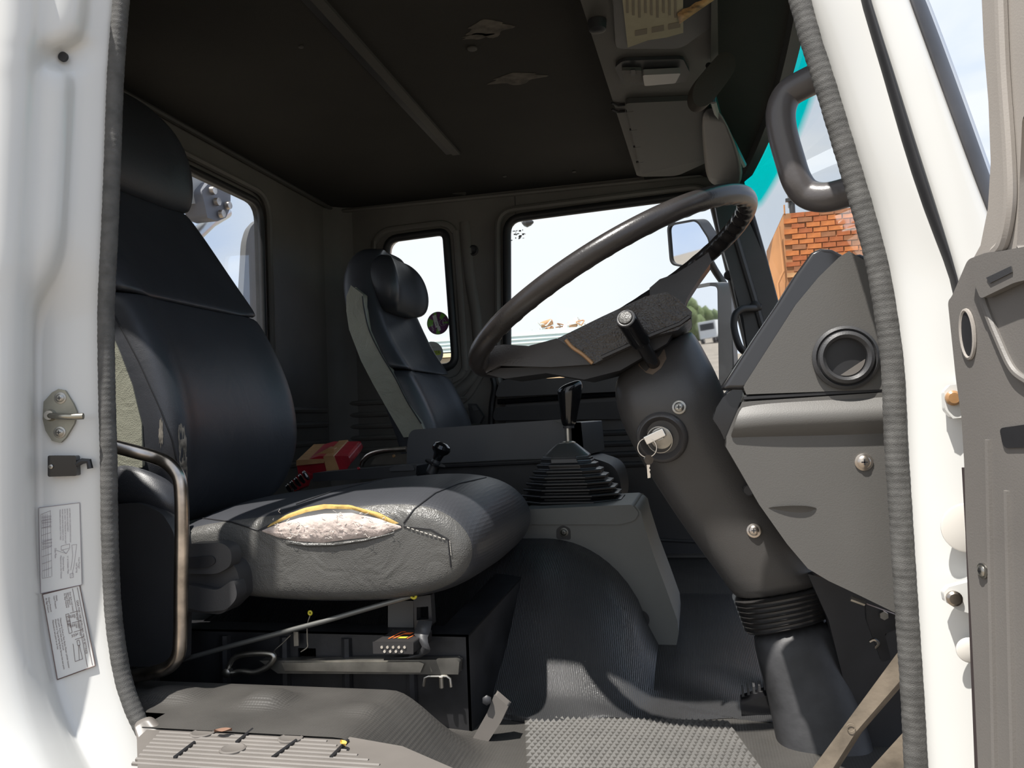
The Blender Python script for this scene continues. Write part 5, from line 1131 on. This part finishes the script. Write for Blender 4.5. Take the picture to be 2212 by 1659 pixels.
tm = thing('roof_antenna', 'thin dark antenna mast standing on the brick building roof', 'antenna', (P(1712, 460, Y=Yb+.3)))
pa = P(1712, 462, Y=Yb+.3)
obj('mast', G().tube([pa+V((0, 0, -.05)), pa+V((0, 0, .42))], .045, 8), M_char, tm)
obj('aerial', G().tube([pa+V((-.05, 0, .1)), pa+V((-.05, 0, .75))], .012, 6), M_metal, tm)
obj('clamp', G().box(pa+V((-.04, -.03, .22)), (.12, .06, .05)), M_char, tm)
obj('lightning_stub', G().tube([V((xb0+.02, Yb, ztop)), V((xb0+.02, Yb, ztop+.14))], .012, 6), M_plast, tm)
# potted green object at the building foot
gb = obj('green_bush', G().lathe([(0, .02), (.03, .035), (.10, .04), (.16, .02), (.18, .005)], P(1701, 668, Y=9.0), (0, 0, 1), 14), mat('bright_green', (.03, .12, .02), .6)); tag(gb, 'small dark green shape at the foot of the brick building', 'plant')
# pale trailer with scrap beyond the passenger windows
Yt = 8.0
z_top = P(1110, 722, Y=Yt).z; zb = P(985, 762, Y=Yt).z
pt = thing('flat_trailer', 'long pale blue-green trailer body beyond the passenger windows', 'trailer', (-2.5, Yt, gz(Yt)))
obj('pale_side', G().prism([(-8, Yt, zb), (.1, Yt, zb+.02), (.1, Yt, z_top+.05), (-8, Yt, z_top-.02)], (0, 2.2, 0)), M_palev, pt, bevel=.01)
for k in range(1, 4):
    zz = zb+(z_top-zb)*k/4; obj('side_rib', G().tube([(-8, Yt-.005, zz-.01), (.1, Yt-.005, zz+.03)], .006, 6), M_palev, pt)
obj('sand_strip', G().prism([(-8, Yt, zb-.06), (.1, Yt, zb-.04), (.1, Yt, zb), (-8, Yt, zb)], (0, 2.2, 0)), mat('sand', (.70, .62, .42), .8), pt)
obj('grey_frame', G().prism([(-8, Yt+.05, zb-.18), (.1, Yt+.05, zb-.16), (.1, Yt+.05, zb-.05), (-8, Yt+.05, zb-.06)], (0, 2.1, 0)), mat('chassis_grey', (.28, .26, .22), .8), pt)
for k in range(6):
    zz = zb-.20-.045*k; obj('deck_board', G().prism([(-8, Yt-.05-.02*k, zz-.035), (.1, Yt-.05-.02*k, zz-.03), (.1, Yt-.05-.02*k, zz), (-8, Yt-.05-.02*k, zz)], (0, .6, 0)), mat('deck_%d' % k, (.52+.03*(k % 2), .40, .24), .9, var=.2, vs=5), pt)
for x in (-7, -4.2, -1.4): obj('support_leg', G().box((x, Yt+.6, (gz(Yt)+zb-.45)/2), (.15, .15, zb-.45-gz(Yt))), M_dark, pt)
random.seed(11)
def scrap(px, py, s_, kind, m_):
    b_ = P(px, py, Y=Yt+.35); g = G()
    if kind == 'bent':
        pts = [b_+V((random.uniform(-1, 1)*s_, random.uniform(-.1, .1), random.uniform(-.1, .8)*s_)) for _ in range(4)]; g.tube(spl(pts, 5), s_*.10, 7)
    elif kind == 'block':
        R2 = Matrix.Rotation(random.uniform(-.6, .6), 3, 'Y') @ Matrix.Rotation(random.uniform(0, 3), 3, 'Z'); g.box(b_, (s_*1.6, s_*.8, s_*.6), R2); g.box(b_+V((s_*.3, 0, s_*.35)), (s_*.6, s_*.4, s_*.5), R2)
    else:
        g.lathe([(0, s_*.35), (s_*.4, s_*.42), (s_*1.4, s_*.42), (s_*1.6, s_*.25)], b_-V((s_*.7, 0, 0)), (1, .2, random.uniform(-.2, .3)), 12)
    return obj('scrap_part', g, m_, bevel=0)
sc = [(1148, 719, .05, 'block', 0), (1168, 708, .10, 'bent', 1), (1172, 717, .09, 'block', 1), (1186, 715, .09, 'drum', 0), (1180, 704, .13, 'drum', 0), (1192, 703, .11, 'bent', 1), (1196, 716, .07, 'drum', 1), (1207, 712, .10, 'bent', 0), (1216, 713, .09, 'drum', 1), (1226, 709, .10, 'block', 1), (1236, 707, .10, 'drum', 0), (1240, 698, .12, 'block', 1), (1250, 706, .11, 'bent', 0), (1258, 705, .09, 'drum', 1)]
ORD = ('first', 'second', 'third', 'fourth', 'fifth', 'sixth', 'seventh', 'eighth', 'ninth', 'tenth', 'eleventh', 'twelfth', 'thirteenth', 'fourteenth')
for k, (px, py, s_, kd_, q_) in enumerate(sc):
    o = scrap(px, py-2, s_*.72, kd_, M_scrapw if q_ else M_scrap)
    tag(o, '%s %s of scrap on the pale trailer top, %s piece from the left' % ('pale' if q_ else 'rusty', {'bent': 'bent rod', 'block': 'block', 'drum': 'drum'}[kd_], ORD[k]), 'scrap', 'scrap parts heaped on the trailer')
lm = thing('street_lamp', 'distant street lamp head showing at the top of the door window', 'lamp', P(1135, 483, Y=7))
obj('lamp_head', G().lathe([(0, .01), (.02, .035), (.05, .05), (.09, .035), (.12, .01)], P(1128, 482, Y=7), (1, 0, 0), 14), M_char, lm)
obj('lamp_arm', G().tube([P(1129, 482, Y=7), P(1118, 468, Y=7), P(1090, 440, Y=7), P(1042, 450, Y=7), P(1042, 700, Y=7), P(1042, 905, Y=7)+V((0, 0, -1.1))], .008, 6), M_metal, lm)
# crane head behind the rear window
ch = thing('crane_boom_head', 'grey crane boom head with bolted hexagonal plate behind the rear window', 'crane', V((-2.6, 2.2, 1.0)))
def X_(x, y, X=-2.4): return P(x, y, X=X)
obj('boom', G().prism([X_(400, 340), (X_(455, 372)), X_(480, 384), X_(440, 440), X_(380, 440), X_(330, 330)], (-.3, 0, 0)), mat('boom_grey', (.42, .41, .40), .5), ch, bevel=.02)
obj('hex_plate', G().prism([X_(x, y, -2.35) for x, y in ((436, 412), (456, 390), (482, 402), (498, 420), (498, 448), (488, 470), (470, 478), (448, 470))], (-.12, 0, 0)), mat('boom_plate', (.14, .145, .17), .5, var=.2, vs=3), ch, bevel=.02)
obj('hydraulic_ram', G().tube([X_(488, 458, -2.5), X_(455, 478, -2.5), X_(400, 530, -2.5)], .035, 16), mat('ram_steel', (.75, .76, .78), .3, .7), ch)
for x, y in ((457, 412), (490, 444), (466, 436), (476, 462)): obj('bolt', G().lathe([(0, .022), (.02, .02)], X_(x, y, -2.34), (1, 0, 0), 12), M_worn, ch)
ex = obj('exhaust_stack', G().prism(rrect([X_(x, y, -2.2) for x, y in ((532, 520), (540, 492), (556, 474), (572, 470), (572, 800), (516, 800))], .03), (-.05, .03, 0)), M_sky_grey); tag(ex, 'grey upright exhaust stack edge behind the rear window', 'exhaust')
# yard seen in the passenger wing mirrors
def refl_pt(px, py, dist):
    d = (MR @ Vector((px-CX, CY-py, -FPX))).normalized(); t_ = (LC-CAMP).dot(LN)/d.dot(LN); h = CAMP+d*t_; r = d-2*d.dot(LN)*LN; return h+r*dist
tk = refl_pt(1538, 744, 100); tk.z = gz(tk.y)+1.25
yt = thing('parked_truck', 'small white parked truck in the yard, seen in the tall wing mirror', 'truck', V((tk.x, tk.y, tk.z-1.3)))
for nm, c_, s_, m_ in (('cab', (0, 0, .5), (2.0, 2.2, 2.1), M_white), ('windscreen', (1.01, 0, .85), (.03, 1.8, .8), M_black), ('side_window', (0.2, 1.11, .85), (.9, .03, .6), M_black), ('load_bed', (-4, 0, -.2), (6, 2.2, .5), M_red), ('bumper', (1.05, 0, -.45), (.1, 2.1, .3), M_white)):
    obj(nm, G().box(tk+V(c_), s_), m_, yt, bevel=.04)
for x in (.3, -5):
    for s_ in (-1, 1):
        c_ = tk+V((x, s_*1.0, -.75)); o = obj('wheel', G().lathe([(-.15, .48), (-.14, .52), (.14, .52), (.15, .48)], c_, (0, 1, 0), 24), M_black, yt); obj('hub', G().lathe([(-.17, .2), (.17, .2)], c_, (0, 1, 0), 16), M_lab, o)
random.seed(4)
for k, wh in enumerate(('leftmost', 'second', 'middle', 'fourth', 'rightmost')):
    b_ = refl_pt(1488+k*15, 740+(k % 2)*5, 110+k*22); b_.z = gz(b_.y)+2.6; s_ = 5.0+.3*(k % 3)
    g = G()
    for q_ in range(8):
        c_ = b_+V((random.uniform(-1, 1)*s_*.22, random.uniform(-1, 1)*s_*.22, random.uniform(-.3, .5)*s_)); r_ = random.uniform(.7, 1)
        g.lathe([(-s_*.35, .05), (-s_*.2, s_*.2*r_), (0, s_*.26*r_), (s_*.2, s_*.2*r_), (s_*.35, .05)], c_, (random.uniform(-.3, .3), random.uniform(-.3, .3), 1), 9)
    t = thing('tree', 'dark green tree at the far yard edge, %s of five in the tall wing mirror' % wh, 'tree', V((b_.x, b_.y, b_.z-3.5)), 'trees along the yard edge')
    obj('crown', g, M_tree, t); obj('trunk', G().tube([b_+V((0, 0, -3.5)), b_], .18, 8), M_scrap, t)
